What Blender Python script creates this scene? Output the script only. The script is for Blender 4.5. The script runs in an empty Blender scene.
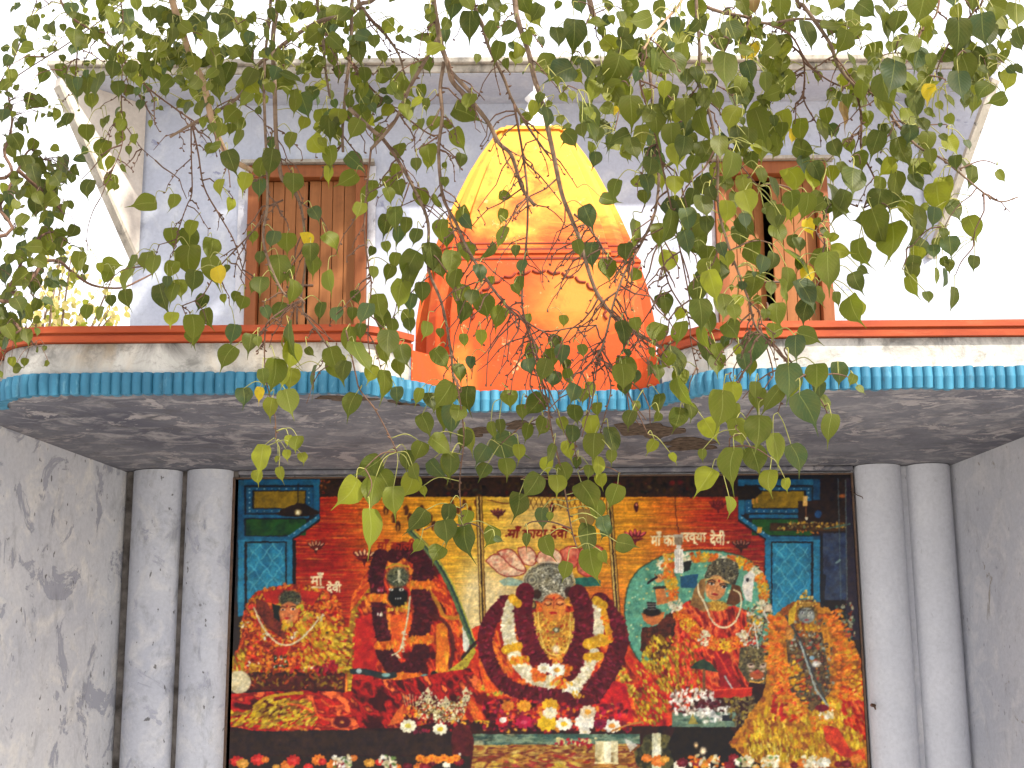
import bpy, bmesh, math, random
import numpy as np
from mathutils import Vector, Matrix

random.seed(7)
RNG = np.random.default_rng(11)
R = math.radians
sc = bpy.context.scene
COL = sc.collection

# ------------------------------------------------------------------ camera
F = 1500.0
EYE = Vector((0.0, 0.0, 1.6))
PITCH, ROLL = 13.0, -0.43
cam_d = bpy.data.cameras.new("camera")
cam = bpy.data.objects.new("camera", cam_d)
COL.objects.link(cam)
cam_d.sensor_width = 36.0
cam_d.lens = 36.0 * F / 1024.0
cam_d.clip_start = 0.05
cam_d.clip_end = 3000.0
ROT = Matrix.Rotation(R(90 + PITCH), 3, 'X') @ Matrix.Rotation(R(ROLL), 3, 'Z')
cam.matrix_world = Matrix.Translation(EYE) @ ROT.to_4x4()
sc.camera = cam

# ------------------------------------------------------------------ world, sun, exposure
SUN_EL, SUN_AZ = 48.0, 42.0          # azimuth measured from straight behind the camera towards the right
to_sun = Vector((math.sin(R(SUN_AZ)) * math.cos(R(SUN_EL)),
                 -math.cos(R(SUN_AZ)) * math.cos(R(SUN_EL)), math.sin(R(SUN_EL))))
w = bpy.data.worlds.new("World")
sc.world = w
w.use_nodes = True
nt = w.node_tree
bg = nt.nodes["Background"]
sky = nt.nodes.new("ShaderNodeTexSky")
sky.sky_type = 'NISHITA'
sky.sun_disc = False
sky.sun_elevation = R(SUN_EL)
sky.sun_rotation = math.atan2(to_sun.x, to_sun.y)
sky.air_density = 1.0
sky.dust_density = 6.0
sky.ozone_density = 1.0
# bright thin cloud over most of the sky
wtc = nt.nodes.new("ShaderNodeTexCoord")
wn = nt.nodes.new("ShaderNodeTexNoise")
wn.inputs['Scale'].default_value = 2.2
wn.inputs['Detail'].default_value = 6
nt.links.new(wtc.outputs['Generated'], wn.inputs['Vector'])
wr_ = nt.nodes.new("ShaderNodeMapRange")
wr_.inputs[1].default_value = 0.30; wr_.inputs[2].default_value = 0.62
wr_.inputs[3].default_value = 0.72; wr_.inputs[4].default_value = 0.97
nt.links.new(wn.outputs['Fac'], wr_.inputs[0])
wm = nt.nodes.new("ShaderNodeMix"); wm.data_type = 'RGBA'
nt.links.new(wr_.outputs[0], wm.inputs[0])
nt.links.new(sky.outputs[0], wm.inputs[6])
wm.inputs[7].default_value = (5.6, 5.6, 5.9, 1)
nt.links.new(wm.outputs[2], bg.inputs[0])
bg.inputs[1].default_value = 0.15
sun_d = bpy.data.lights.new("sun", 'SUN')
sun_d.energy = 4.0
sun_d.angle = R(1.0)
sun_d.color = (1.0, 0.93, 0.82)
sun = bpy.data.objects.new("sun", sun_d)
COL.objects.link(sun)
sun.rotation_euler = to_sun.to_track_quat('Z', 'Y').to_euler()
sun.location = (6, -6, 14)
sc.view_settings.view_transform = 'Standard'
sc.view_settings.look = 'None'
sc.view_settings.exposure = 1.35
sc.view_settings.gamma = 1.0
sc.view_settings.use_curve_mapping = False
sc.render.engine = 'CYCLES'
sc.cycles.use_denoising = True
sc.cycles.max_bounces = 8
sc.cycles.diffuse_bounces = 5
sc.cycles.transparent_max_bounces = 8


# ------------------------------------------------------------------ helpers
def at(px, py, Y):
    """world point seen at photo pixel (px,py) standing at depth Y"""
    d = ROT @ Vector(((px - 512) / F, (384 - py) / F, -1.0))
    t = (Y - EYE.y) / d.y
    return EYE + d * t


def project(P):
    q = ROT.transposed() @ (Vector(P) - EYE)
    return 512 + F * q.x / -q.z, 384 - F * q.y / -q.z


def tag(o, label=None, cat=None, group=None, kind=None):
    if label: o['label'] = label
    if cat: o['category'] = cat
    if group: o['group'] = group
    if kind: o['kind'] = kind
    return o


def empty(name, loc=(0, 0, 0)):
    o = bpy.data.objects.new(name, None)
    o.location = loc
    o.empty_display_size = 0.2
    COL.objects.link(o)
    return o


class MB:
    """collects shapes, links them as one mesh object"""
    def __init__(self):
        self.v, self.f, self.sm = [], [], []

    def add(self, vs, fs, smooth=False):
        n = len(self.v)
        self.v += [tuple(p) for p in vs]
        self.f += [tuple(i + n for i in f) for f in fs]
        self.sm += [smooth] * len(fs)

    def box(self, x0, x1, y0, y1, z0, z1):
        vs = [(x, y, z) for z in (z0, z1) for y in (y0, y1) for x in (x0, x1)]
        self.add(vs, [(0, 2, 3, 1), (4, 5, 7, 6), (0, 1, 5, 4), (2, 6, 7, 3), (0, 4, 6, 2), (1, 3, 7, 5)])

    def prism(self, poly, z0, z1):
        n = len(poly)
        vs = [(x, y, z0) for x, y in poly] + [(x, y, z1) for x, y in poly]
        fs = [tuple(reversed(range(n))), tuple(range(n, 2 * n))]
        fs += [(i, (i + 1) % n, (i + 1) % n + n, i + n) for i in range(n)]
        self.add(vs, fs)

    def tube(self, pts, rads, k=6, cap=True):
        pts = [Vector(p) for p in pts]
        n = len(pts)
        if not hasattr(rads, '__len__'): rads = [rads] * n
        vs, fs = [], []
        ref = Vector((0.31, 0.9, 0.2)).normalized()
        for i, p in enumerate(pts):
            t = (pts[min(i + 1, n - 1)] - pts[max(i - 1, 0)])
            if t.length < 1e-9: t = Vector((0, 0, 1))
            t.normalize()
            a = t.cross(ref)
            if a.length < 1e-3: a = t.cross(Vector((1, 0, 0)))
            a.normalize()
            b = t.cross(a)
            for j in range(k):
                th = 2 * math.pi * j / k
                vs.append(p + (a * math.cos(th) + b * math.sin(th)) * rads[i])
        for i in range(n - 1):
            for j in range(k):
                j2 = (j + 1) % k
                fs.append((i * k + j, i * k + j2, (i + 1) * k + j2, (i + 1) * k + j))
        if cap:
            fs.append(tuple(range(k - 1, -1, -1)))
            fs.append(tuple(range((n - 1) * k, n * k)))
        self.add(vs, fs, True)

    def lathe(self, c, prof, k=20):
        vs, fs = [], []
        for r, z in prof:
            for j in range(k):
                th = 2 * math.pi * j / k
                vs.append((c[0] + r * math.cos(th), c[1] + r * math.sin(th), c[2] + z))
        for i in range(len(prof) - 1):
            for j in range(k):
                j2 = (j + 1) % k
                fs.append((i * k + j, i * k + j2, (i + 1) * k + j2, (i + 1) * k + j))
        fs.append(tuple(range(k - 1, -1, -1)))
        fs.append(tuple(range((len(prof) - 1) * k, len(prof) * k)))
        self.add(vs, fs, True)

    def build(self, name, mat, parent=None, bevel=0.0):
        me = bpy.data.meshes.new(name)
        me.from_pydata(self.v, [], self.f)
        me.polygons.foreach_set('use_smooth', self.sm)
        me.materials.append(mat)
        me.update()
        o = bpy.data.objects.new(name, me)
        COL.objects.link(o)
        if parent:
            o.parent = parent
            # parts are written in world coordinates: keep them there
            L = Vector((0, 0, 0))
            q = parent
            while q: L += Vector(q.location); q = q.parent
            if L.length:
                me.transform(Matrix.Translation(-L))
        if bevel:
            m = o.modifiers.new('bevel', 'BEVEL'); m.width = bevel; m.segments = 2; m.limit_method = 'ANGLE'
        return o


# ------------------------------------------------------------------ materials
class NT:
    def __init__(self, name):
        self.m = bpy.data.materials.new(name)
        self.m.use_nodes = True
        self.t = self.m.node_tree
        self.b = self.t.nodes["Principled BSDF"]
        tc = self.n("ShaderNodeNewGeometry")
        self.pos = tc.outputs['Position']

    def n(self, k, **kw):
        x = self.t.nodes.new(k)
        for a, v in kw.items(): setattr(x, a, v)
        return x

    def l(self, a, b): self.t.links.new(a, b)

    def noise(self, scale, detail=4, rough=0.55, stretch=(1, 1, 1), dist=0.0, off=(0, 0, 0)):
        mp = self.n("ShaderNodeMapping")
        mp.inputs['Scale'].default_value = stretch
        mp.inputs['Location'].default_value = off
        self.l(self.pos, mp.inputs[0])
        x = self.n("ShaderNodeTexNoise")
        x.inputs['Scale'].default_value = scale
        x.inputs['Detail'].default_value = detail
        x.inputs['Roughness'].default_value = rough
        x.inputs['Distortion'].default_value = dist
        self.l(mp.outputs[0], x.inputs['Vector'])
        return x.outputs['Fac']

    def ramp(self, fac, stops):
        r = self.n("ShaderNodeValToRGB")
        e = r.color_ramp.elements
        while len(e) < len(stops): e.new(0.5)
        for el, (p, c) in zip(e, stops):
            el.position = p
            el.color = (c, c, c, 1) if not hasattr(c, '__len__') else (*c, 1)
        self.l(fac, r.inputs[0])
        return r.outputs[0]

    def mix(self, fac, a, b, mode='MIX'):
        x = self.n("ShaderNodeMix", data_type='RGBA', blend_type=mode)
        for s, v in ((x.inputs[0], fac), (x.inputs[6], a), (x.inputs[7], b)):
            if hasattr(v, 'links'): self.l(v, s)
            elif hasattr(v, '__len__'): s.default_value = (*v[:3], 1)
            else: s.default_value = v
        return x.outputs[2]

    def math(self, op, a, b=None):
        x = self.n("ShaderNodeMath", operation=op)
        for s, v in ((x.inputs[0], a), (x.inputs[1], b)):
            if v is None: continue
            if hasattr(v, 'links'): self.l(v, s)
            else: s.default_value = v
        return x.outputs[0]

    def bump(self, h, dist=0.004, strength=0.6):
        x = self.n("ShaderNodeBump")
        x.inputs['Distance'].default_value = dist
        x.inputs['Strength'].default_value = strength
        self.l(h, x.inputs['Height'])
        self.l(x.outputs[0], self.b.inputs['Normal'])

    def out(self, col, rough=0.85, spec=0.25):
        if hasattr(col, 'links'): self.l(col, self.b.inputs['Base Color'])
        else: self.b.inputs['Base Color'].default_value = (*col, 1)
        if hasattr(rough, 'links'): self.l(rough, self.b.inputs['Roughness'])
        else: self.b.inputs['Roughness'].default_value = rough
        self.b.inputs['Specular IOR Level'].default_value = spec
        return self.m


def sep_z(N):
    s = N.n("ShaderNodeSeparateXYZ")
    N.l(N.pos, s.inputs[0])
    return s.outputs


def plaster(name, base, shade, light, blotch=0.9, peel=None, peel_amt=0.6, mould=0.0, bump=0.004, off=(0, 0, 0), stretch=(1, 1, 1), speck=0.5):
    """weathered lime wash: broad tone drift, blotches, peeled patches, mould specks"""
    N = NT(name)
    a = N.noise(0.9, 5, 0.6, stretch, 0.4, off)
    c = N.mix(N.ramp(a, [(0.32, 0.0), (0.68, 1.0)]), shade, base)
    b = N.noise(4.5, 6, 0.65, stretch, 0.8, off)
    c = N.mix(N.math('MULTIPLY', N.ramp(b, [(0.5, 0.0), (0.66, 1.0)]), blotch), c, light)
    h = N.noise(38, 6, 0.7)
    c = N.mix(N.math('MULTIPLY', N.ramp(h, [(0.35, 1.0), (0.6, 0.0)]), 0.22), c, tuple(x * 0.55 for x in shade))
    hh = N.math('MULTIPLY', h, 0.5)
    if peel:
        p = N.noise(2.3, 9, 0.72, stretch, 1.2, tuple(x + 3.1 for x in off))
        pm = N.ramp(p, [(peel_amt, 0.0), (peel_amt + 0.025, 1.0)])
        c = N.mix(pm, c, peel)
        hh = N.math('SUBTRACT', hh, N.math('MULTIPLY', pm, 0.6))
    if mould:
        q = N.noise(3.2, 8, 0.75, (1.8, 1.8, 1.0), 0.5, tuple(x + 7 for x in off))
        qm = N.math('MULTIPLY', N.ramp(q, [(0.52, 0.0), (0.72, 1.0)]), mould)
        c = N.mix(qm, c, (0.07, 0.065, 0.06))
    s = N.noise(23, 3, 0.5, (1, 1, 0.6), 0.3, tuple(x + 1.7 for x in off))
    c = N.mix(N.math('MULTIPLY', N.ramp(s, [(0.68, 0.0), (0.72, 1.0)]), speck), c, (0.09, 0.085, 0.08))
    N.bump(hh, bump, 0.7)
    return N.out(c, 0.9, 0.15)


def simple(name, a, b, scale=12, rough=0.7, spec=0.3, bump=0.0, stretch=(1, 1, 1)):
    N = NT(name)
    h = N.noise(scale, 5, 0.6, stretch, 0.3)
    c = N.mix(N.ramp(h, [(0.3, 0.0), (0.7, 1.0)]), a, b)
    if bump: N.bump(h, bump, 0.6)
    return N.out(c, rough, spec)

# ------------------------------------------------------------------ setting
M = {}
M['ground'] = simple('bounce_concrete', (0.40, 0.39, 0.37), (0.50, 0.49, 0.47), 0.8, 0.95, 0.1)  # pale concrete, lightened to bounce more light into the porch
M['wall_upper'] = plaster('lavender_limewash', (0.47, 0.50, 0.57), (0.38, 0.41, 0.50), (0.55, 0.575, 0.61), 0.6, (0.27, 0.29, 0.40), 0.63, 0.12, speck=0.15)
M['wall_in'] = plaster('old_white_limewash', (0.60, 0.595, 0.605), (0.46, 0.47, 0.515), (0.69, 0.665, 0.63), 0.75, (0.34, 0.345, 0.39), 0.555, 0.35, off=(1.3, 0, 0.4), speck=0.8)
M['wall_right'] = plaster('grey_limewash', (0.50, 0.50, 0.53), (0.40, 0.41, 0.46), (0.56, 0.55, 0.56), 0.6, (0.30, 0.28, 0.26), 0.64, 0.25, off=(5.3, 0, 2.4), speck=0.4)
M['pil_l'] = plaster('stained_pilaster_wash', (0.56, 0.57, 0.61), (0.44, 0.455, 0.52), (0.64, 0.63, 0.63), 0.7, (0.40, 0.41, 0.48), 0.58, 0.5, off=(2.3, 1, 0.4), speck=0.8)
M['pil_r'] = plaster('clean_pilaster_wash', (0.55, 0.555, 0.60), (0.49, 0.50, 0.545), (0.58, 0.585, 0.615), 0.5, None, 0.6, 0.06, off=(8.3, 1, 0.4), speck=0.15)
M['soffit'] = plaster('dark_grey_soffit', (0.175, 0.172, 0.19), (0.080, 0.080, 0.102), (0.29, 0.275, 0.28), 0.9, (0.28, 0.26, 0.265), 0.56, 0.6, off=(0.3, 4, 0.4), stretch=(1.0, 1.1, 1), speck=0.5)  # dark mottled grey for the canopy underside and beam
M['sunlit_fin'] = plaster('sunlit_cream_wash', (0.60, 0.55, 0.48), (0.52, 0.47, 0.42), (0.66, 0.62, 0.56), 0.5, (0.45, 0.42, 0.42), 0.68, 0.15, speck=0.2)  # wash warmed to cream: sunlight put into the left bracket's colour
M['mould'] = simple('mouldy_joint', (0.035, 0.03, 0.027), (0.20, 0.18, 0.165), 9, 0.95, 0.1, 0.004)
M['spall'] = simple('exposed_brown_concrete', (0.035, 0.026, 0.02), (0.13, 0.095, 0.07), 25, 1.0, 0.05, 0.01)
M['edge'] = plaster('weathered_concrete', (0.40, 0.36, 0.30), (0.28, 0.26, 0.22), (0.52, 0.48, 0.42), 0.8, None, 0.6, 0.9, off=(3, 3, 3), speck=0.9)


def fascia_mat():
    N = NT('mouldy_white_fascia')
    x, y, z = sep_z(N)
    a = N.noise(1.4, 5, 0.6)
    c = N.mix(N.ramp(a, [(0.35, 0.0), (0.65, 1.0)]), (0.36, 0.345, 0.315), (0.55, 0.53, 0.485))
    # mould runs down from under the coping, patchy
    run = N.noise(2.6, 9, 0.74, (1.3, 1.3, 0.8), 0.8)
    up = N.n("ShaderNodeMapRange"); N.l(z, up.inputs[0])
    up.inputs[1].default_value = 3.50; up.inputs[2].default_value = 3.68
    edge = N.math('POWER', up.outputs[0], 1.7)
    k = N.math('MULTIPLY', N.math('ADD', edge, 0.28), N.ramp(run, [(0.42, 0.0), (0.66, 1.0)]))
    c = N.mix(N.math('MINIMUM', k, 0.9), c, (0.085, 0.08, 0.075))
    tan = N.noise(3.0, 4, 0.6, (1, 1, 0.6), 0.5, (9, 0, 0))
    c = N.mix(N.math('MULTIPLY', N.ramp(tan, [(0.5, 0.0), (0.62, 1.0)]), 0.45), c, (0.42, 0.33, 0.22))
    g2 = N.noise(9, 9, 0.76, (1, 1, 1.4), 0.5, (2, 5, 3))
    c = N.mix(N.math('MULTIPLY', N.ramp(g2, [(0.52, 0.0), (0.66, 1.0)]), 0.6), c, (0.13, 0.125, 0.115))
    h = N.noise(40, 5, 0.7)
    N.bump(h, 0.005, 0.7)
    return N.out(c, 0.92, 0.12)


M['fascia'] = fascia_mat()
M['blue'] = simple('sky_blue_paint', (0.05, 0.25, 0.40), (0.09, 0.34, 0.50), 5, 0.6, 0.3, 0.0008)
M['blue_worn'] = M['blue']


def coping_mat():
    N = NT('red_orange_enamel')
    a = N.noise(2.0, 5, 0.6, (1, 1, 4))
    c = N.mix(N.ramp(a, [(0.35, 0.0), (0.65, 1.0)]), (0.24, 0.034, 0.007), (0.34, 0.058, 0.012))
    b = N.noise(9, 6, 0.7, (0.5, 1, 3), 0.3)
    c = N.mix(N.math('MULTIPLY', N.ramp(b, [(0.55, 0.0), (0.68, 1.0)]), 0.5), c, (0.34, 0.085, 0.030))
    N.bump(b, 0.003, 0.5)
    return N.out(c, 0.6, 0.3)


M['coping'] = coping_mat()


def spire_mat():
    N = NT('saffron_and_yellow_paint')
    x, y, z = sep_z(N)
    n = N.noise(2.0, 7, 0.66, (1, 1, 1.4), 0.8, (2, 0, 0.3))
    zz = N.math('ADD', z, N.math('MULTIPLY', N.math('SUBTRACT', n, 0.5), 2.1))
    r = N.n("ShaderNodeMapRange"); N.l(zz, r.inputs[0])
    r.inputs[1].default_value = 4.34; r.inputs[2].default_value = 4.78
    c = N.mix(N.ramp(r.outputs[0], [(0.0, 0.0), (0.5, 0.35), (1.0, 1.0)]), (0.42, 0.056, 0.010), (0.64, 0.285, 0.036))
    # random gold-yellow patches
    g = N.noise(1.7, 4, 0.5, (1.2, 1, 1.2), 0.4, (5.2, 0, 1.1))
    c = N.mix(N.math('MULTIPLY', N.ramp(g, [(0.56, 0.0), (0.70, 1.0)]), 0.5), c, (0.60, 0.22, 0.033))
    # soft yellow patch centred on the front panel, fading outwards
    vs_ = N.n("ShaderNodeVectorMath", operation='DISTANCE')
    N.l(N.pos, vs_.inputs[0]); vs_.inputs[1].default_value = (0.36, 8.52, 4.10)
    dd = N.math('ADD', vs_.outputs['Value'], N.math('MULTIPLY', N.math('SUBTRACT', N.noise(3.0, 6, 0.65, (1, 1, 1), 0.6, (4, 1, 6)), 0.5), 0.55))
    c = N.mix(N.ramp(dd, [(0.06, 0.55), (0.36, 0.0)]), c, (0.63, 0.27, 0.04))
    d = N.noise(3.5, 6, 0.7, (1, 1, 0.7), 0.4, (1, 4, 0))
    c = N.mix(N.math('MULTIPLY', N.ramp(d, [(0.56, 0.0), (0.72, 1.0)]), 0.75), c, (0.34, 0.045, 0.014))
    e = N.noise(7, 8, 0.74, (1.6, 1.6, 0.45), 0.3, (6, 2, 1))
    c = N.mix(N.math('MULTIPLY', N.ramp(e, [(0.56, 0.0), (0.70, 1.0)]), 0.5), c, (0.20, 0.055, 0.02))
    f = N.noise(15, 8, 0.75, (1, 1, 1), 0.4, (3, 7, 1))
    c = N.mix(N.math('MULTIPLY', N.ramp(f, [(0.62, 0.0), (0.66, 1.0)]), 0.55), c, (0.66, 0.42, 0.20))
    h = N.noise(30, 5, 0.7)
    N.bump(h, 0.003, 0.5)
    return N.out(c, 0.72, 0.2)


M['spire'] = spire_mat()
M['spire_line'] = simple('dark_red_line_paint', (0.10, 0.018, 0.010), (0.20, 0.03, 0.015), 9, 0.7, 0.2)
M['white_finial'] = simple('white_enamel', (0.62, 0.60, 0.58), (0.72, 0.70, 0.68), 6, 0.5, 0.3)


def wood_mat(name, a, b):
    N = NT(name)
    g = N.noise(3.0, 6, 0.65, (9, 9, 0.55), 0.4)
    c = N.mix(N.ramp(g, [(0.3, 0.0), (0.7, 1.0)]), a, b)
    s = N.noise(16, 5, 0.6)
    c = N.mix(N.math('MULTIPLY', N.ramp(s, [(0.55, 0.0), (0.75, 1.0)]), 0.3), c, tuple(v * 0.5 for v in a))
    N.bump(g, 0.002, 0.5)
    return N.out(c, 0.6, 0.25)


M['wood_frame'] = wood_mat('brown_painted_frame', (0.19, 0.058, 0.018), (0.25, 0.082, 0.026))
M['wood_panel'] = wood_mat('ochre_brown_board', (0.21, 0.076, 0.022), (0.28, 0.11, 0.034))
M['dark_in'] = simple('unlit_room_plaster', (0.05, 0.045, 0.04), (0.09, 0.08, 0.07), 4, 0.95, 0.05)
M['metal'] = simple('rusty_iron', (0.06, 0.04, 0.03), (0.14, 0.08, 0.05), 30, 0.7, 0.3)

g = MB()
g.add([(-900, -700, 0), (900, -700, 0), (900, 1500, 0), (-900, 1500, 0)], [(0, 1, 2, 3)])
tag(g.build('ground', M['ground']), kind='structure')

# ------------------------------------------------------------------ temple
YB = 10.5                       # back wall of the porch, and the upper room's front wall
ZS = 3.40                       # soffit height
temple = empty('temple', (0.15, 9.2, 0))
tag(temple, 'weathered two storey temple front with pale blue walls and a scalloped blue canopy edge', 'temple')

XL, XR = -2.72, 3.08
b = MB()
b.box(XL - 0.6, XR + 0.6, YB, YB + 0.3, 0, ZS)
b.build('back_wall', M['wall_in'], temple)
b = MB()
b.prism([(XL, YB - 0.002), (-3.07, 8.78), (-6.2, 8.78), (-6.2, 9.1), (-3.5, 9.1), (-3.3, YB - 0.002)], 0, ZS - 0.002)
b.build('side_wall', M['wall_in'], temple)
b = MB()
b.prism([(XR, YB - 0.002), (3.5, YB - 0.002), (3.75, 9.1), (6.4, 9.1), (6.4, 8.4), (3.43, 8.4), (3.26, 9.38)], 0, ZS - 0.002)
sw = b.build('side_wall', M['wall_right'], temple)
# shallow niche in the right side wall
nb = MB()
n0 = Vector((3.17, 9.93, 0)); dr = (Vector((3.43, 8.4, 0)) - Vector((3.26, 9.38, 0))).normalized()
nn = Vector((-dr.y, dr.x, 0)); nn = nn if nn.x < 0 else -nn
P0 = Vector((3.26, 9.38, 0)) + dr * 0.10
for a0, a1, z0, z1 in ((0, 0.05, 1.0, 1.83), (0.55, 0.6, 1.0, 1.83), (0.0, 0.6, 1.832, 1.87)):
    q = [P0 + dr * a0 + nn * 0.03, P0 + dr * a1 + nn * 0.03, P0 + dr * a1 - nn * 0.05, P0 + dr * a0 - nn * 0.05]
    nb.prism([(v.x, v.y) for v in q], z0, z1)
nb.build('window_frame', M['pil_r'], sw)
nb = MB()
q = [P0 + dr * 0.052 + nn * 0.006, P0 + dr * 0.548 + nn * 0.006, P0 + dr * 0.548 - nn * 0.02, P0 + dr * 0.052 - nn * 0.02]
nb.prism([(v.x, v.y) for v in q], 1.0, 1.83)
nb.build('niche_shade', M['metal'], sw)  # dark panel stands in for the shaded inside of the niche


# pilasters: half-round shafts, two each side of the poster
def pilaster(px0, px1, mat, depth=0.16):
    x0 = at(px0, 620, YB - 0.08).x; x1 = at(px1, 620, YB - 0.08).x
    c, r = (x0 + x1) / 2, (x1 - x0) / 2
    k = 18
    poly = [(c - r * math.cos(math.pi * i / k), YB - 0.012 - depth * math.sin(math.pi * i / k) ** 0.8) for i in range(k + 1)]
    poly += [(c + r, YB + 0.05), (c - r, YB + 0.05)]
    m = MB()
    n = len(poly)
    zs = [0.0, 3.395]
    vs = [(x, y, z) for z in zs for x, y in poly]
    fs = [(i, (i + 1) % n, (i + 1) % n + n, i + n) for i in range(n)]
    m.add(vs, fs, True)
    o = m.build('pilaster', mat, temple)
    return x0, x1


e1 = pilaster(125, 176, M['pil_l'])
e2 = pilaster(180, 228, M['pil_l'])
e3 = pilaster(864, 912, M['pil_r'])
e4 = pilaster(917, 962, M['pil_r'])
for x0, x1, mt in ((e1[1], e2[0], M['mould']), (e2[1], e2[1] + 0.03, M['mould']), (XL + 0.004, e1[0], M['mould']), (e3[1], e4[0], M['wall_right']), (e4[1], e4[1] + 0.03, M['wall_right'])):
    j = MB(); j.box(x0 - 0.004, x1 + 0.004, YB - 0.045, YB + 0.02, 0, ZS - 0.003)
    j.build('mortar_joint', mt, temple)
# beam strip over the poster
j = MB(); j.box(e2[1] + 0.035, e3[0] - 0.012, YB - 0.09, YB - 0.002, at(540, 476, YB).z + 0.012, ZS - 0.003)
j.build('beam', M['soffit'], temple, 0.01)


# canopy outline in plan: rounded left end, a recess in the middle for the spire
def smooth01(t): return 0.5 - 0.5 * math.cos(math.pi * max(0, min(1, t)))


YF, YR = 7.94, 8.45


def canopy_path():
    P = [(-6.0, 8.30), (-2.95, 8.30)]
    c = (-2.50, 8.30)
    for i in range(13):
        a = math.pi + (math.pi / 2) * i / 12
        P.append((c[0] + 0.36 * math.cos(a), c[1] + 0.36 * math.sin(a)))
    for i in range(21):
        t = i / 20
        P.append((-0.90 + 0.68 * t, YF + (YR - YF) * smooth01(t)))
    for i in range(21):
        t = i / 20
        P.append((0.66 + 0.56 * t, YR + (YF - YR) * smooth01(t)))
    P.append((6.2, YF))
    return P


def resample(P, step):
    P = [Vector((x, y, 0)) for x, y in P]
    out = [P[0]]; acc = 0.0
    for a, c in zip(P, P[1:]):
        L = (c - a).length
        s = step - acc
        while s <= L:
            out.append(a.lerp(c, s / L)); s += step
        acc = (acc + L) % step
    return out


PATH = canopy_path()


def path_normals(Q):
    N_ = []
    for i in range(len(Q)):
        t = Q[min(i + 1, len(Q) - 1)] - Q[max(i - 1, 0)]
        t.normalize()
        N_.append(Vector((t.y, -t.x, 0)))      # outward (towards the viewer)
    return N_


def ribbon(Q, prof, outs=None):
    """sweep an (outward offset, z) profile along the plan path"""
    m = MB()
    NN = path_normals(Q)
    k = len(prof)
    vs = []
    for i, (p, nrm) in enumerate(zip(Q, NN)):
        for j, (o, z) in enumerate(prof):
            oo, zz = (o, z) if outs is None else outs(i, j, o, z)
            vs.append(p + nrm * oo + Vector((0, 0, zz)))
    fs = []
    for i in range(len(Q) - 1):
        for j in range(k - 1):
            fs.append((i * k + j, (i + 1) * k + j, (i + 1) * k + j + 1, i * k + j + 1))
    m.add(vs, fs, False)
    return m


slab = MB()
slab.prism([(x, y) for x, y in PATH] + [(6.2, YB + 3), (-6.0, YB + 3)], ZS, 3.668)
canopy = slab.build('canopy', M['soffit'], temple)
Q = resample(PATH, 0.03)
xs0, xs1 = -0.575, 0.86            # the fascia stops where the spire's base stands in the recess
QL = [p for p in Q if p.x <= xs0]
QR = [p for p in Q if p.x >= xs1]
for q in (QL, QR):
    ribbon(q, [(0.012, 3.50), (0.014, 3.60), (0.012, 3.672), (-0.2, 3.672)]).build('fascia', M['fascia'], canopy)
    ribbon(q, [(0.0, 3.676), (0.045, 3.676), (0.047, 3.710), (0.032, 3.713), (0.034, 3.722), (0.056, 3.726), (0.056, 3.762), (0.0, 3.768), (-0.16, 3.768), (-0.16, 3.67)]).build('coping', M['coping'], canopy)
# the spire's orange plinth fills the recess between the two fascia runs
QM = [p for p in Q if xs0 < p.x < xs1]
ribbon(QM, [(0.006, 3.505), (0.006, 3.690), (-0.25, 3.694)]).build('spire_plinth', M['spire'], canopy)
# scalloped blue tile edge: little half-round tiles, each hanging a hair differently
PITCH_T = 0.056
SUB = 7
Qb = resample(PATH, PITCH_T / SUB)
jit = RNG.normal(0, 1, 600)


def tile_out(i, j, o, z):
    ph = (i % SUB) / SUB
    t = i // SUB
    bulge = abs(math.sin(math.pi * ph)) ** 0.7
    oo = o + 0.020 * bulge + 0.002 * jit[t]
    zz = z
    if j <= 1: zz = z - 0.009 * bulge + 0.0022 * jit[t + 200]
    if j >= 3: zz = z + 0.002 * jit[t + 100]
    if j == 0: oo = o
    return oo, zz


bt = ribbon(Qb, [(-0.02, 3.395), (0.018, 3.392), (0.028, 3.45), (0.022, 3.505), (-0.01, 3.512)], tile_out)


def blue_mat():
    N = NT('sky_blue_tile_paint')
    a = N.noise(2.4, 5, 0.6)
    c = N.mix(N.ramp(a, [(0.35, 0.0), (0.65, 1.0)]), (0.022, 0.125, 0.21), (0.045, 0.190, 0.285))
    b_ = N.noise(10, 7, 0.7, (1.5, 1.5, 0.5), 0.3)
    c = N.mix(N.math('MULTIPLY', N.ramp(b_, [(0.58, 0.0), (0.70, 1.0)]), 0.55), c, (0.20, 0.40, 0.48))
    tv = N.noise(17, 1, 0.3, (1, 1, 0.05), 0, (1, 2, 0))
    c = N.mix(N.ramp(tv, [(0.35, 0.55), (0.62, 0.0)]), c, (0.02, 0.10, 0.165))
    d = N.noise(6, 7, 0.75, (2, 2, 0.6), 0.2, (4, 1, 2))
    c = N.mix(N.math('MULTIPLY', N.ramp(d, [(0.60, 0.0), (0.74, 1.0)]), 0.7), c, (0.05, 0.06, 0.065))
    N.bump(b_, 0.002, 0.5)
    return N.out(c, 0.6, 0.3)


bt.build('scalloped_trim', blue_mat(), canopy)

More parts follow.
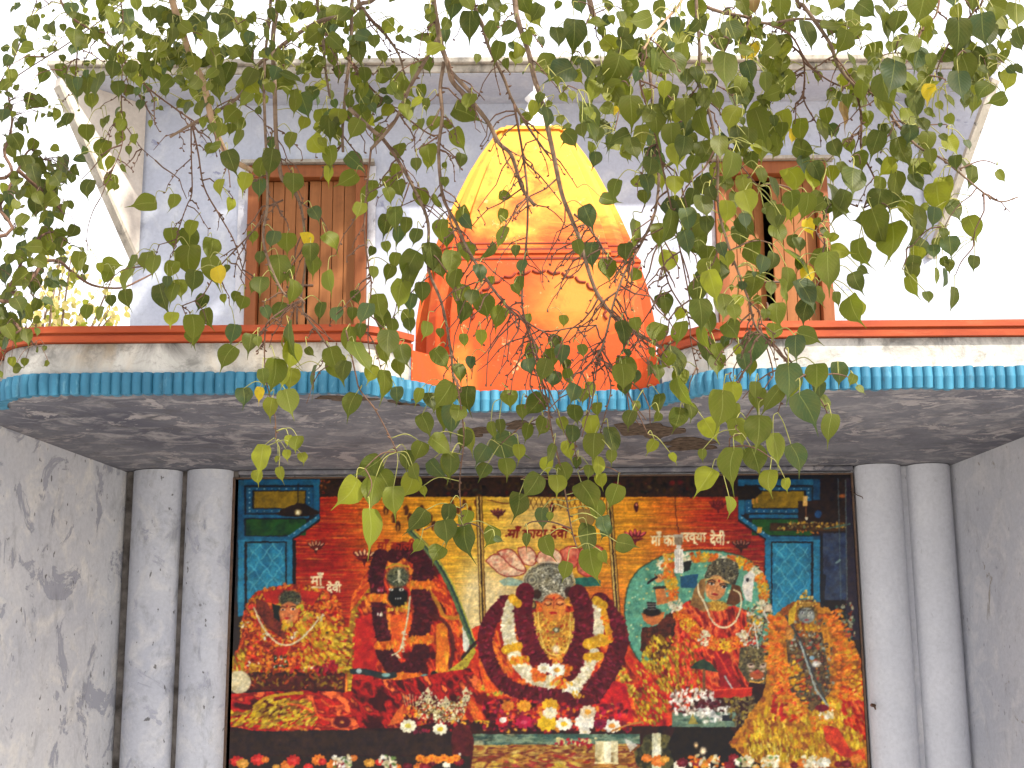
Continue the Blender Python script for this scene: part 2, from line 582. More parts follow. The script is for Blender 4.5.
# spalled patches on the soffit
rs = random.Random(3)
for px, py, wx, wy in ((404, 401, .075, .03), (415, 404, .10, .012), (648, 430, .20, .10), (690, 444, .24, .07), (520, 425, .13, .04), (345, 398, .20, .02), (475, 432, .12, .05)):
    d = ROT @ Vector(((px - 512) / F, (384 - py) / F, -1.0))
    t = (ZS - EYE.z) / d.z
    c = EYE + d * t
    m = MB()
    n = 36
    ring = []
    for i in range(n):
        a = 2 * math.pi * i / n
        rr = 0.8 + 0.25 * math.sin(2 * a + px) + 0.16 * math.sin(5 * a + 2 * px) + 0.12 * rs.random()
        ring.append((c.x + wx * rr * math.cos(a), c.y + wy * 3 * rr * math.sin(a)))
    m.prism(ring, ZS - 0.004, ZS - 0.001)
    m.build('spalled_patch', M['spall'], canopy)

# ---- upper room
ZR = 6.19
floor2 = MB(); floor2.box(-5.9, 6.1, 9.0, YB + 3, 3.672, 3.70); floor2.build('terrace_floor', M['edge'], temple)
XU0, XU1 = -2.77, 3.10
doors = [(at(247, 250, YB).x, at(367, 250, YB).x, at(300, 167, YB).z), (at(716, 250, YB).x, at(830, 250, YB).x, at(790, 163, YB).z)]
up = MB()
xs = [XU0]
for a, c, z in doors: xs += [a, c]
xs.append(XU1)
for i in range(0, 6, 2): up.box(xs[i], xs[i + 1], YB, YB + 0.22, 3.70, ZR)
for a, c, z in doors: up.box(a + 0.0005, c - 0.0005, YB, YB + 0.22, z, ZR)
up.box(XU0, XU0 + 0.22, YB + 0.222, YB + 3, 3.70, ZR)
up.box(XU1 - 0.22, XU1, YB + 0.222, YB + 3, 3.70, ZR)
up.box(XU0, XU1, YB + 3.002, YB + 3.2, 3.70, ZR)
up.build('upper_wall', M['wall_upper'], temple)
rf = MB()
rf.box(-3.26, 3.50, 9.95, YB + 3.4, ZR + 0.002, ZR + 0.055)
roof = rf.build('roof', M['edge'], temple, 0.008)
rp = MB(); rp.box(-3.30, 3.54, 9.91, YB + 3.4, ZR + 0.057, ZR + 0.10)
rp.build('roof_lip', M['edge'], roof, 0.008)
# soffit coat under the roof
rc = MB(); rc.box(-3.24, 3.48, 9.97, YB - 0.002, ZR - 0.006, ZR); rc.build('roof_soffit', M['wall_upper'], roof)


# diagonal corner brackets under the roof's two front corners
def bracket(cx, ox, mat):
    A = Vector((cx, YB - 0.004, 0)); B = Vector((ox, 9.99, 0))
    d = (B - A).normalized(); nr = Vector((-d.y, d.x, 0)) * 0.04
    zt, zb = ZR - 0.008, at(130, 262, YB).z
    m = MB()
    tri = [(A, zb), (A, zt), (B, zt), (B, zt - 0.06)]
    vs = [Vector((p.x, p.y, z)) + s * nr for s in (1, -1) for p, z in tri]
    m.add(vs, [(0, 1, 2, 3), (7, 6, 5, 4), (0, 3, 7, 4), (3, 2, 6, 7), (2, 1, 5, 6), (1, 0, 4, 5)])
    o = m.build('corner_bracket', mat, temple)
    e = MB()
    a3 = Vector((A.x, A.y, zb)); b3 = Vector((B.x, B.y, zt - 0.06))
    L = (b3 - a3).normalized()
    up_ = nr.normalized().cross(L).normalized() * 0.012
    w_ = nr.normalized() * 0.043
    vs = [p + s * w_ + q * up_ for p in (a3 - L * 0.02, b3) for s, q in ((1, 1), (1, -1), (-1, -1), (-1, 1))]
    e.add(vs, [(0, 1, 2, 3), (7, 6, 5, 4), (0, 4, 5, 1), (1, 5, 6, 2), (2, 6, 7, 3), (3, 7, 4, 0)])
    e.build('bracket_edge', M['edge'], o)


bracket(XU0 + 0.02, -3.24, M['sunlit_fin'])
bracket(XU1 - 0.02, 3.48, M['wall_upper'])


# doors
def door(x0, x1, z1, opened):
    root = empty('door', (0, 0, 0)); root.parent = temple
    root.location = Vector(((x0 + x1) / 2, YB, 3.70)) - temple.location
    wj = 0.085
    m = MB()
    m.box(x0 + 0.001, x0 + wj, YB - 0.05, YB + 0.12, 3.703, z1 - 0.10)
    m.box(x1 - wj, x1 - 0.001, YB - 0.05, YB + 0.12, 3.703, z1 - 0.10)
    m.box(x0 + 0.001, x1 - 0.001, YB - 0.05, YB + 0.12, z1 - 0.098, z1 - 0.002)
    m.build('door_frame', M['wood_frame'], root, 0.006)
    xm = (x0 + x1) / 2
    gap = 0.012
    for k, (a, c) in enumerate(((x0 + wj + 0.004, xm - gap / 2), (xm + gap / 2, x1 - wj - 0.004))):
        m = MB()
        nb_ = 4
        wd = (c - a) / nb_
        th = opened[k]
        hinge = a if k == 0 else c
        for i in range(nb_):
            u0, u1 = a + i * wd + 0.002, a + (i + 1) * wd - 0.002
            q = []
            for u, yy in ((u0, 0.03), (u1, 0.03), (u1, 0.065), (u0, 0.065)):
                dx, dy = u - hinge, yy - 0.03
                q.append((hinge + dx * math.cos(th) - dy * math.sin(th), YB + 0.03 + dx * math.sin(th) + dy * math.cos(th)))
            m.prism(q, 3.712, z1 - 0.105)
        for zz in (3.95, 4.65, z1 - 0.3):
            q = []
            for u, yy in ((a + 0.02, 0.066), (c - 0.02, 0.066), (c - 0.02, 0.09), (a + 0.02, 0.09)):
                dx, dy = u - hinge, yy - 0.03
                q.append((hinge + dx * math.cos(th) - dy * math.sin(th), YB + 0.03 + dx * math.sin(th) + dy * math.cos(th)))
            m.prism(q, zz, zz + 0.09)
        m.build('door_leaf', M['wood_panel'], root, 0.003)
    m = MB()
    m.box(x0 - 0.05, x1 + 0.05, YB - 0.09, YB - 0.002, z1 + 0.002, z1 + 0.028)
    m.build('door_ledge', M['edge'], root)
    m = MB()
    m.box(x0 - 0.075, x0 - 0.002, YB - 0.012, YB - 0.002, 3.703, z1)
    m.box(x1 + 0.002, x1 + 0.06, YB - 0.012, YB - 0.002, 3.703, z1)
    m.build('door_surround', M['pil_l'], root)
    m = MB()
    m.tube([(xm - 0.06, YB + 0.02, 4.62), (xm - 0.06, YB - 0.005, 4.60), (xm - 0.06, YB - 0.005, 4.50), (xm - 0.06, YB + 0.02, 4.48)], 0.008, 6)
    m.build('door_handle', M['metal'], root)
    m = MB()
    m.tube([(xm - 0.12, YB + 0.022, 4.78), (xm + 0.05, YB + 0.022, 4.78)], 0.009, 6)
    m.build('door_bolt', M['metal'], root)


door(*doors[0], (0.0, 0.03))
door(*doors[1], (0.40, -0.03))
# room behind the doors
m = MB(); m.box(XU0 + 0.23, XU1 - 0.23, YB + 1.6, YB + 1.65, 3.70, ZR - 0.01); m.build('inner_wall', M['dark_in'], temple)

# ---- spire
spire = empty('spire', (0, 0, 0)); spire.parent = temple
SX, SY = 0.143, 9.23
spire.location = Vector((SX, SY, 3.5)) - temple.location
LV = [(3.513, .725), (3.70, .725), (4.00, .72), (4.17, .695), (4.30, .665), (4.42, .632), (4.56, .592), (4.72, .535), (4.88, .472), (5.04, .405), (5.18, .335), (5.29, .272), (5.375, .218)]


def ring(h):
    a, bq, c = 0.70, 0.90, 0.82
    q = [(-a, -1), (a, -1), (a, -bq), (c, -bq), (bq, -c), (bq, -a), (1, -a), (1, a), (bq, a), (bq, c), (c, bq), (a, bq), (a, 1), (-a, 1), (-a, bq), (-c, bq), (-bq, c), (-bq, a), (-1, a), (-1, -a), (-bq, -a), (-bq, -c), (-c, -bq), (-a, -bq)]
    return [(SX + x * h, SY + y * h) for x, y in q]


m = MB()
n = 24
vs, fs = [], []
for z, h in LV: vs += [(x, y, z) for x, y in ring(h)]
for i in range(len(LV) - 1):
    for j in range(n): fs.append((i * n + j, i * n + (j + 1) % n, (i + 1) * n + (j + 1) % n, (i + 1) * n + j))
fs.append(tuple(range(n - 1, -1, -1))); fs.append(tuple(range((len(LV) - 1) * n, len(LV) * n)))
m.add(vs, fs)
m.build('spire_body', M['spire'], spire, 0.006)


def hw(z):
    for (z0, h0), (z1, h1) in zip(LV, LV[1:]):
        if z0 <= z <= z1: return h0 + (h1 - h0) * (z - z0) / (z1 - z0)
    return LV[-1][1]


for z0, z1, pr, mt in ((4.345, 4.357, .006, M['spire_line']), (4.385, 4.405, .012, M['spire']), (4.407, 4.420, .006, M['spire_line']), (4.452, 4.460, .005, M['spire_line']), (5.345, 5.375, .02, M['spire'])):
    m = MB()
    r0, r1 = ring(hw(z0) + pr), ring(hw(z1) + pr)
    vs = [(x, y, z0) for x, y in r0] + [(x, y, z1) for x, y in r1]
    fs = [(j, (j + 1) % n, (j + 1) % n + n, j + n) for j in range(n)] + [tuple(range(n - 1, -1, -1)), tuple(range(n, 2 * n))]
    m.add(vs, fs)
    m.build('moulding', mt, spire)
# scalloped arch in relief on the front panel
m = MB()
for i in range(15):
    a = math.pi * i / 14
    cx = SX + 0.02 - 0.40 * math.cos(a); cz = 3.98 + 0.29 * math.sin(a)
    yy = SY - hw(cz)
    a2 = a + math.pi / 15
    pts = []
    for k in range(6):
        b_ = a - 0.09 + 0.19 * k / 5
        rr = 0.018 * math.sin(math.pi * k / 5)
        cz2 = 3.98 + (0.29 - rr) * math.sin(b_)
        pts.append((SX + 0.02 - (0.40 - rr) * math.cos(b_), SY - hw(cz2) - 0.004, cz2))
    m.tube(pts, 0.008, 5)
m.build('scalloped_arch', M['spire_line'], spire)
# finial
m = MB()
m.lathe((SX + 0.03, SY, 5.377), [(0.17, 0), (0.175, 0.03), (0.12, 0.05), (0.095, 0.08), (0.10, 0.12), (0.075, 0.20), (0.05, 0.26), (0.075, 0.285), (0.05, 0.31), (0.02, 0.34), (0.012, 0.40)], 20)
m.build('finial', M['white_finial'], spire)

# ------------------------------------------------------------------ poster: a printed picture, painted into the print's own colours
CX0, CY0, CW, CH, S = 214, 468, 670, 340, 3
CAN = np.zeros((CH * S, CW * S, 3), np.float32)
CAN[:] = np.array((34, 24, 22)) / 255
YY, XX = np.mgrid[0:CH * S, 0:CW * S].astype(np.float32)
XX = CX0 + (XX + .5) / S
YY = CY0 + (YY + .5) / S


def vnoise(x, y, seed):
    xi = np.floor(x); yi = np.floor(y)
    fx = x - xi; fy = y - yi
    fx = fx * fx * (3 - 2 * fx); fy = fy * fy * (3 - 2 * fy)
    def h(a, b):
        s = np.sin(a * 127.1 + b * 311.7 + seed * 74.7) * 43758.5453
        return s - np.floor(s)
    return (h(xi, yi) * (1 - fx) + h(xi + 1, yi) * fx) * (1 - fy) + (h(xi, yi + 1) * (1 - fx) + h(xi + 1, yi + 1) * fx) * fy


def fbm(x, y, seed, o=3):
    v = 0; a = .5; t = 0
    for i in range(o):
        v = v + a * vnoise(x * 2 ** i, y * 2 ** i, seed + i * 13.1); t += a; a *= .55
    return v / t


def C(c): return np.array(c, np.float32) / 255


def win(x0, y0, x1, y1):
    a = max(0, int((x0 - CX0) * S) - 2); b_ = min(CW * S, int((x1 - CX0) * S) + 3)
    c = max(0, int((y0 - CY0) * S) - 2); d = min(CH * S, int((y1 - CY0) * S) + 3)
    return (slice(c, max(c, d)), slice(a, max(a, b_)))


def lay(sl, mask, col):
    m = mask[..., None]
    CAN[sl] = CAN[sl] * (1 - m) + col * m


def pmask(sl, pts):
    x, y = XX[sl], YY[sl]
    ins = np.zeros(x.shape, bool)
    n = len(pts)
    for i in range(n):
        (x0, y0), (x1, y1) = pts[i], pts[(i + 1) % n]
        if y0 == y1: continue
        c = ((y0 > y) != (y1 > y)) & (x < (x1 - x0) * (y - y0) / (y1 - y0) + x0)
        ins ^= c
    return ins.astype(np.float32)


def tex(sl, cols, sc_, ang=0, stretch=1, seed=1, contrast=1.5):
    """mix of several print colours in soft folds"""
    x, y = XX[sl], YY[sl]
    ca, sa = math.cos(ang), math.sin(ang)
    u = (x * ca + y * sa) / sc_ / stretch; v = (-x * sa + y * ca) / sc_
    n = np.clip((fbm(u, v, seed) - .5) * contrast + .5, 0, .9999) * (len(cols) - 1)
    i = n.astype(int); f = (n - i)[..., None]
    P = np.array(cols, np.float32) / 255
    return P[i] * (1 - f) + P[np.minimum(i + 1, len(cols) - 1)] * f


def bb(pts, w=0):
    xs_ = [p[0] for p in pts]; ys_ = [p[1] for p in pts]
    return win(min(xs_) - w, min(ys_) - w, max(xs_) + w, max(ys_) + w)


def poly(pts, cols, sc_=8, ang=0, stretch=1, seed=1, contrast=1.5, a=1.0, rough=0):
    sl = bb(pts, 3)
    if rough:
        x, y = XX[sl], YY[sl]
        dx = (fbm(x / 3, y / 3, seed + 5) - .5) * rough; dy = (fbm(x / 3, y / 3, seed + 9) - .5) * rough
        XX[sl] += dx; YY[sl] += dy
        m = pmask(sl, pts)
        XX[sl] -= dx; YY[sl] -= dy
    else:
        m = pmask(sl, pts)
    col = tex(sl, cols, sc_, ang, stretch, seed, contrast) if hasattr(cols[0], '__len__') else C(cols)
    lay(sl, m * a, col)


def rect(x0, y0, x1, y1, col, **k): poly([(x0, y0), (x1, y0), (x1, y1), (x0, y1)], col, **k)


def ell(cx, cy, rx, ry, col, rot=0, a=1.0, soft=.25, **k):
    r = max(rx, ry) + 1
    sl = win(cx - r, cy - r, cx + r, cy + r)
    x, y = XX[sl] - cx, YY[sl] - cy
    ca, sa = math.cos(rot), math.sin(rot)
    d = np.sqrt(((x * ca + y * sa) / rx) ** 2 + ((-x * sa + y * ca) / ry) ** 2)
    m = np.clip((1 - d) / soft + .0, 0, 1)
    c = tex(sl, col, **k) if hasattr(col[0], '__len__') else C(col)
    lay(sl, m * a, c)


def stroke(pts, wd, col, a=1.0, soft=.5):
    sl = bb(pts, wd + 1)
    x, y = XX[sl], YY[sl]
    d = np.full(x.shape, 1e9, np.float32)
    for (x0, y0), (x1, y1) in zip(pts, pts[1:]):
        dx, dy = x1 - x0, y1 - y0
        L = dx * dx + dy * dy + 1e-9
        t = np.clip(((x - x0) * dx + (y - y0) * dy) / L, 0, 1)
        d = np.minimum(d, np.hypot(x - x0 - t * dx, y - y0 - t * dy))
    lay(sl, np.clip((wd / 2 - d) / soft + .5, 0, 1) * a, C(col))


def spl(pts, n=10):
    P = [pts[0]] + list(pts) + [pts[-1]]
    out = []
    for i in range(len(pts) - 1):
        p0, p1, p2, p3 = [np.array(P[i + k], float) for k in range(4)]
        for k in range(n):
            t = k / n
            out.append(tuple(.5 * ((2 * p1) + (-p0 + p2) * t + (2 * p0 - 5 * p1 + 4 * p2 - p3) * t * t + (-p0 + 3 * p1 - 3 * p2 + p3) * t ** 3)))
    out.append(pts[-1])
    return out


def dabs(pts_fn, n, cols, r0, r1, seed, asp=1.6, ang=None, jit_=18, a=.95):
    rr = random.Random(seed)
    for i in range(n):
        x, y, th = pts_fn(rr, i / max(1, n - 1))
        c = cols[rr.randrange(len(cols))]
        j = rr.uniform(-jit_, jit_)
        c = tuple(max(0, min(255, v + j)) for v in c)
        r = rr.uniform(r0, r1)
        ell(x, y, r * asp, r, c, th if ang is None else ang + rr.uniform(-.3, .3), a, .5)


def garland(path, wd, cols, seed, dens=1.0, r=1.6, asp=1.7, base=None, jit_=18):
    P = spl(path, 12)
    if base: stroke(P, wd, base)
    L = sum(math.dist(p, q) for p, q in zip(P, P[1:]))
    n = int(L * wd / (r * r * 3) * dens)
    def fn(rr, t):
        k = min(len(P) - 2, int(rr.random() * (len(P) - 1)))
        (x0, y0), (x1, y1) = P[k], P[k + 1]
        f = rr.random(); th = math.atan2(y1 - y0, x1 - x0)
        o = rr.uniform(-.5, .5) * wd
        return x0 + (x1 - x0) * f - math.sin(th) * o, y0 + (y1 - y0) * f + math.cos(th) * o, th + math.pi / 2 + rr.uniform(-.4, .4)
    dabs(fn, n, cols, r * .6, r * 1.2, seed, asp, jit_=jit_)


def area(pts, n, cols, r0, r1, seed, asp=1.6, ang=None, jit_=20, a=.95):
    xs_ = [p[0] for p in pts]; ys_ = [p[1] for p in pts]
    def inside(x, y):
        c = False
        for (x0, y0), (x1, y1) in zip(pts, pts[1:] + pts[:1]):
            if (y0 > y) != (y1 > y) and x < (x1 - x0) * (y - y0) / (y1 - y0) + x0: c = not c
        return c
    def fn(rr, t):
        for _ in range(60):
            x, y = rr.uniform(min(xs_), max(xs_)), rr.uniform(min(ys_), max(ys_))
            if inside(x, y): break
        return x, y, rr.uniform(0, math.pi)
    dabs(fn, n, cols, r0, r1, seed, asp, ang, jit_, a)


MAR = [(82, 10, 24), (104, 14, 32), (64, 8, 20), (128, 18, 44), (94, 12, 30), (70, 8, 24)]
MARK = [(58, 10, 20), (76, 12, 24), (44, 8, 16), (88, 14, 28)]
WHT = [(226, 214, 178), (206, 196, 156), (238, 228, 200), (190, 176, 130)]
YEL = [(206, 156, 22), (226, 178, 34), (186, 130, 18), (214, 168, 60)]
ORG = [(214, 98, 22), (226, 122, 30), (190, 74, 18), (206, 140, 30)]
RED = [(176, 24, 22), (198, 36, 26), (150, 16, 20), (214, 62, 30)]
GOLD = [(190, 140, 44), (150, 104, 26), (216, 176, 70), (120, 78, 20)]
FRINGE = [(190, 160, 24), (160, 128, 22), (128, 92, 18), (206, 180, 50), (104, 66, 16)]
SILV = [(150, 150, 128), (98, 96, 84), (196, 192, 168), (60, 60, 52)]

# streaked wall behind the figures
sl = win(293, 495, 770, 730)
x, y = XX[sl], YY[sl]
ks = np.array([316, 345, 385, 430, 470, 500, 545, 600, 640, 672, 705, 748], np.float32)
kc = np.array([(150, 22, 16), (176, 58, 18), (206, 116, 24), (214, 150, 28), (208, 158, 34), (210, 164, 52), (208, 158, 50), (204, 142, 28), (198, 124, 24), (188, 88, 22), (164, 42, 20), (128, 20, 20)], np.float32) / 255
col = np.stack([np.interp(x - (y - 500) * .35 * np.clip((430 - x) / 110, 0, 1), ks, kc[:, i]) for i in range(3)], -1)
strk = fbm(x / 34, y * 1.1, 4, 3) + .5 * fbm(x / 9, y * 1.6, 8, 2)
col = col * (1 + (strk[..., None] - .75) * .75)
hl = np.clip((fbm(x / 26, y * 1.2, 77, 2) - .60) * 5, 0, 1)[..., None]
col = col * (1 - hl * .55) + C((226, 150, 44)) * hl * .55
col += ((fbm(x / 22, y * 1.3, 14, 2)[..., None] - .5) * np.array([.12, .20, .05])) * .9
gl = np.exp(-(((x - 497) / 36) ** 2 + ((y - 598) / 36) ** 2)) + .55 * np.exp(-(((x - 540) / 30) ** 2 + ((y - 520) / 22) ** 2)) + .9 * np.exp(-(((x - 474) / 14) ** 2 + ((y - 620) / 46) ** 2))
col = col * (1 - np.clip(gl, 0, 1)[..., None] * .75) + C((222, 208, 168)) * np.clip(gl, 0, 1)[..., None] * .75
rd = np.exp(-(((x - 600) / 26) ** 2 + ((y - 612) / 30) ** 2))[..., None] * .75
col = col * (1 - rd) + C((176, 40, 24)) * rd * (1 + (strk[..., None] - .75) * .6)
lay(sl, np.ones(x.shape, np.float32), col)
# dark valance along the top
rect(316, 474, 748, 497, [(26, 16, 14), (44, 24, 18), (18, 14, 14)], sc_=6, seed=3)
area([(320, 480), (740, 480), (740, 496), (320, 496)], 130, [(70, 16, 16), (26, 30, 18), (58, 40, 14), (16, 12, 12)], .8, 2.2, 31)
area([(318, 480), (332, 480), (326, 494), (318, 494)], 18, [(150, 30, 20), (120, 60, 20)], .5, 1.3, 32)
ell(705, 481, 0.1, .1, (0, 0, 0))
for cx, cy in ((672, 483), (680, 482), (616, 484), (452, 486)): ell(cx, cy, 4, 3.4, (104, 18, 20), a=.8, soft=.6)
for cx in range(450, 470, 6): ell(cx, 486, 4, 4.5, (120, 90, 30), a=.5, soft=.3); ell(cx, 486, 3, 3.5, (30, 18, 14), a=.9)
for k in range(14):
    x0 = 528 + k * 5.5
    stroke([(x0, 496), (x0 + 5.5, 509)], .8, (70, 34, 18), .8); stroke([(x0 + 5.5, 496), (x0, 509)], .8, (70, 34, 18), .8)
stroke([(488, 500), (506, 504), (520, 500)], 1, (90, 40, 20))
for k in range(9): ell(386 + k * 6 + (k % 2) * 2, 510 + (k % 3) * 8, 3.2, 6, (52, 20, 12), a=.85); ell(386 + k * 6, 512 + (k % 3) * 8, 1.2, 3.4, (190, 120, 30), a=.7)
for k in range(5): ell(452 + k * 6, 503 + (k % 2) * 7, 2.4, 4.4, (70, 26, 16), a=.85)

# thin gold posts
for x0, x1, y1 in ((479, 483, 622), (609, 618, 622)):
    for o, c, wd in ((0, (70, 40, 16), 6.5), (-1.6, (206, 176, 92), 1.4), (1.6, (196, 156, 70), 1.2), (0, (40, 22, 14), 1.2)):
        stroke([(x0 + o, 497), (x1 + o, y1)], wd, c)


def lotus(cx, cy, s, dark, pal, a=1):
    for k in (-2, -1, 0, 1, 2):
        ell(cx + k * 2.6 * s, cy - (2 - abs(k) * .6) * s, 1.5 * s, 3.6 * s, dark, k * .42, a)
        ell(cx + k * 2.6 * s, cy - (2.6 - abs(k) * .6) * s, .75 * s, 2.2 * s, pal, k * .42, a)
    poly([(cx - 6.5 * s, cy + 1.5 * s), (cx + 6.5 * s, cy + 1.5 * s), (cx + 1 * s, cy + 4 * s), (cx, cy + 8 * s), (cx - 1 * s, cy + 4 * s)], dark, a=a)


lotus(316, 546, 1.15, (70, 14, 14), (206, 150, 110))
ell(316.5, 549, 1.6, 1.3, (230, 190, 150))
lotus(364.5, 556, 1.5, (84, 14, 16), (222, 176, 120))
lotus(635, 536, 1.45, (92, 14, 30), (206, 84, 84))
poly([(622, 541), (634, 549), (628, 543)], (70, 96, 30))
lotus(498, 513, 1.0, (74, 24, 30), (120, 60, 60))
lotus(718, 505, 1.2, (76, 16, 22), (140, 40, 40), .8)
lotus(741, 545, 1.2, (44, 16, 16), (150, 90, 70))
for cx, cy in ((636.5, 507), (552, 508)): ell(cx, cy, 2.6, 6, (60, 14, 18)); ell(cx, cy - 2, 1.2, 1.8, (206, 120, 100))

# large lotus behind the central figure
PK = [(222, 178, 138), (206, 140, 108), (232, 200, 160), (196, 112, 86)]
for P, sd in (([(485.6, 561), (496.5, 554), (517, 564), (525, 573), (504, 576)], 1), ([(497, 552), (509, 549), (518, 556), (526, 571), (513, 567), (503, 558)], 2), ([(518, 548), (529, 547), (536, 555), (534, 565), (525, 564), (519, 555)], 3),
              ([(535, 560), (541, 551), (549, 548), (558, 551), (562, 561), (548, 568)], 4), ([(560, 551), (570, 546), (579, 549), (580, 558), (573, 568), (564, 560)], 5), ([(580, 549), (592, 545), (603, 549), (602, 563), (592, 576), (578, 571)], 6)):
    Q2 = spl(P + [P[0]], 6)
    poly(Q2, PK if sd < 5 else [(214, 132, 100), (196, 92, 70), (176, 60, 50)], sc_=7, seed=sd, contrast=1.8)
    stroke(Q2, 1.1, (128, 28, 26), .9)
poly([(499, 581), (508, 577), (524, 581), (524, 586), (504, 586)], [(126, 158, 140), (160, 170, 140)], sc_=5)
poly([(575, 578), (592, 577), (601, 581), (600, 586), (576, 587)], [(24, 84, 74), (34, 100, 84)], sc_=4)

# ---- blue painted doorways
def door_print(fx, right=False):
    B1, B2 = (20, 86, 120), (14, 62, 92)
    K = (12, 18, 26)
    poly([fx(a, b_, 0, 0)[:2] for a, b_ in ((234, 474), (320, 474), (320, 521), (293, 540), (295, 600), (234, 600))], (16, 20, 28))
    rect(*fx(238, 480, 244.5, 600), [B1, B2], sc_=20)
    rect(*fx(244, 479.5, 320, 485), [B1, B2], sc_=14)
    rect(*fx(313.5, 480, 319.5, 515), B1)
    rect(*fx(246, 487, 314, 513.5), B2)
    rect(*fx(247.5, 488.5, 312.5, 512), (16, 74, 108))
    rect(*fx(252, 490.5, 306, 509), K)
    rect(*fx(254, 491.5, 305, 508), [(138, 108, 18), (112, 88, 16), (150, 116, 22)], sc_=16, seed=6)
    for k in range(9):
        for yy in (488.3, 510.6): q = fx(249 + k * 7.4, yy, 250.2 + k * 7.4, yy + 1.2); rect(*q, (150, 180, 190))
    for k in range(4):
        for xx in (249, 308.5): q = fx(xx, 492 + k * 5, xx + 1.3, 493.2 + k * 5); rect(*q, (140, 170, 180))
    rect(*fx(244, 514.6, 309, 518), B1)
    rect(*fx(246, 519.5, 306, 535.5), [(14, 62, 26), (22, 70, 24), (10, 44, 24)], sc_=8, seed=8)
    q = [fx(319.5, 514, 0, 0)[:2], fx(319.5, 519, 0, 0)[:2], fx(290, 540, 0, 0)[:2], fx(282, 540, 0, 0)[:2]]
    poly(q, (26, 96, 128))
    for k in range(6): u = fx(316 - k * 5.4, 518 + k * 3.7, 0, 0); ell(u[0], u[1], 1, .9, (130, 170, 190))
    q = [fx(320, 518.5, 0, 0)[:2], fx(320, 521, 0, 0)[:2], fx(293, 540, 0, 0)[:2], fx(290, 540, 0, 0)[:2]]
    poly(q, K)
    rect(*fx(244, 536.5, 292, 540), B1)
    x0, y0, x1, y1 = fx(238, 540, 293, 616)
    rect(x0, 540, x1, 616, [(24, 100, 134), (30, 116, 150)], sc_=30)
    x0, _, x1, _ = fx(244.5, 541, 287, 616)
    rect(x0, 541.5, x1, 616, K)
    x0, _, x1, _ = fx(247, 541, 285.5, 616)
    rect(x0, 543, x1, 618, [(26, 108, 140), (34, 122, 152), (22, 92, 126)], sc_=14, seed=12)
    lo, hi = min(x0, x1), max(x0, x1)
    for k in range(-5, 8):
        for dr_ in (1, -1):
            pts = []
            for j in range(22):
                yy = 544 + j * 3.4
                xx = lo + k * 13 + dr_ * (yy - 544) * .78 + (0 if dr_ > 0 else 26)
                xx += 1.0 * math.sin(yy * .5 + k)
                if lo + 1 < xx < hi - 1: pts.append((xx, yy))
                elif len(pts) > 1: break
                else: pts = []
            if len(pts) > 1: stroke(pts, 1.0, (84, 160, 176), .75)


door_print(lambda a, b_, c, d: (a, b_, c, d))
rect(292.5, 540, 296, 600, (14, 12, 18))
poly([(275, 514), (283, 509), (291, 505.5), (299, 503), (306, 504), (312, 508), (319, 511), (319, 514), (308, 516), (296, 517), (282, 516)], [(22, 12, 12), (34, 18, 16)], sc_=6)
stroke([(298, 484), (298, 504)], .9, (24, 18, 14)); ell(298, 512.5, 4.4, 4, (226, 206, 140), a=1, soft=.7); ell(298, 512.5, 2, 1.8, (250, 240, 200))
rect(237, 586, 245, 602, (60, 140, 160), a=.4)
# mirrored doorway on the right, partly in the dark
poly([(739, 474), (868, 474), (868, 640), (765, 640), (765, 540), (739, 521)], (22, 16, 20))
def fr(a, b_, c, d): return (1058 - a, b_, 1058 - c, d)
door_print(fr)
rect(813, 478, 850, 536, [(24, 14, 18), (30, 20, 24), (16, 12, 16)], sc_=8)
rect(813, 479, 820, 500, [(20, 74, 110), (14, 50, 80)], sc_=8)
rect(798, 501, 846, 528, [(26, 16, 16), (40, 22, 18)], sc_=6)
ell(818, 514, 4, 4.5, (30, 80, 130), a=.8)
poly([(738, 486), (757, 486), (762, 492), (754, 500), (738, 500)], (20, 14, 14))
rect(752, 499, 754, 504, (190, 130, 40)); rect(756, 498, 758, 503, (180, 120, 40))
rect(803, 496, 807.5, 506, [(226, 190, 120), (200, 150, 70)], sc_=4); stroke([(806, 506), (806, 517)], 1, (120, 70, 30)); ell(806.5, 518.5, 1.4, 1.8, (220, 210, 180))
ell(842, 496, 6, 2.6, (196, 104, 40), a=.8, soft=.8)
rect(770, 523, 846, 531, [(44, 24, 12), (70, 44, 18)], sc_=5)
area([(786, 522), (846, 522), (846, 528), (772, 529)], 90, [(170, 130, 40), (120, 90, 40), (206, 160, 60), (90, 60, 20), (110, 120, 70)], .6, 1.5, 44)
area([(796, 530), (820, 530), (820, 533), (796, 533)], 14, [(190, 110, 30)], .6, 1.2, 45)
rect(823, 533, 850, 600, [(36, 46, 70), (44, 58, 84), (30, 34, 56)], sc_=14, seed=21)
rect(846, 478, 866, 640, [(30, 26, 40), (40, 30, 44)], sc_=12)
stroke([(824, 529), (836, 527), (850, 524)], 1.2, (60, 90, 80)); stroke([(845.5, 480), (847, 600)], .9, (80, 96, 96)); stroke([(838, 479), (841, 600)], .8, (70, 90, 96))
stroke([(836, 563), (840, 560)], 2, (130, 160, 150), .7)
rect(757, 527, 762, 533, (212, 150, 52))

# ---- dark base zone and lower cloth
rect(222, 664, 880, 812, [(34, 20, 18), (48, 16, 18), (26, 18, 18)], sc_=12, seed=5)

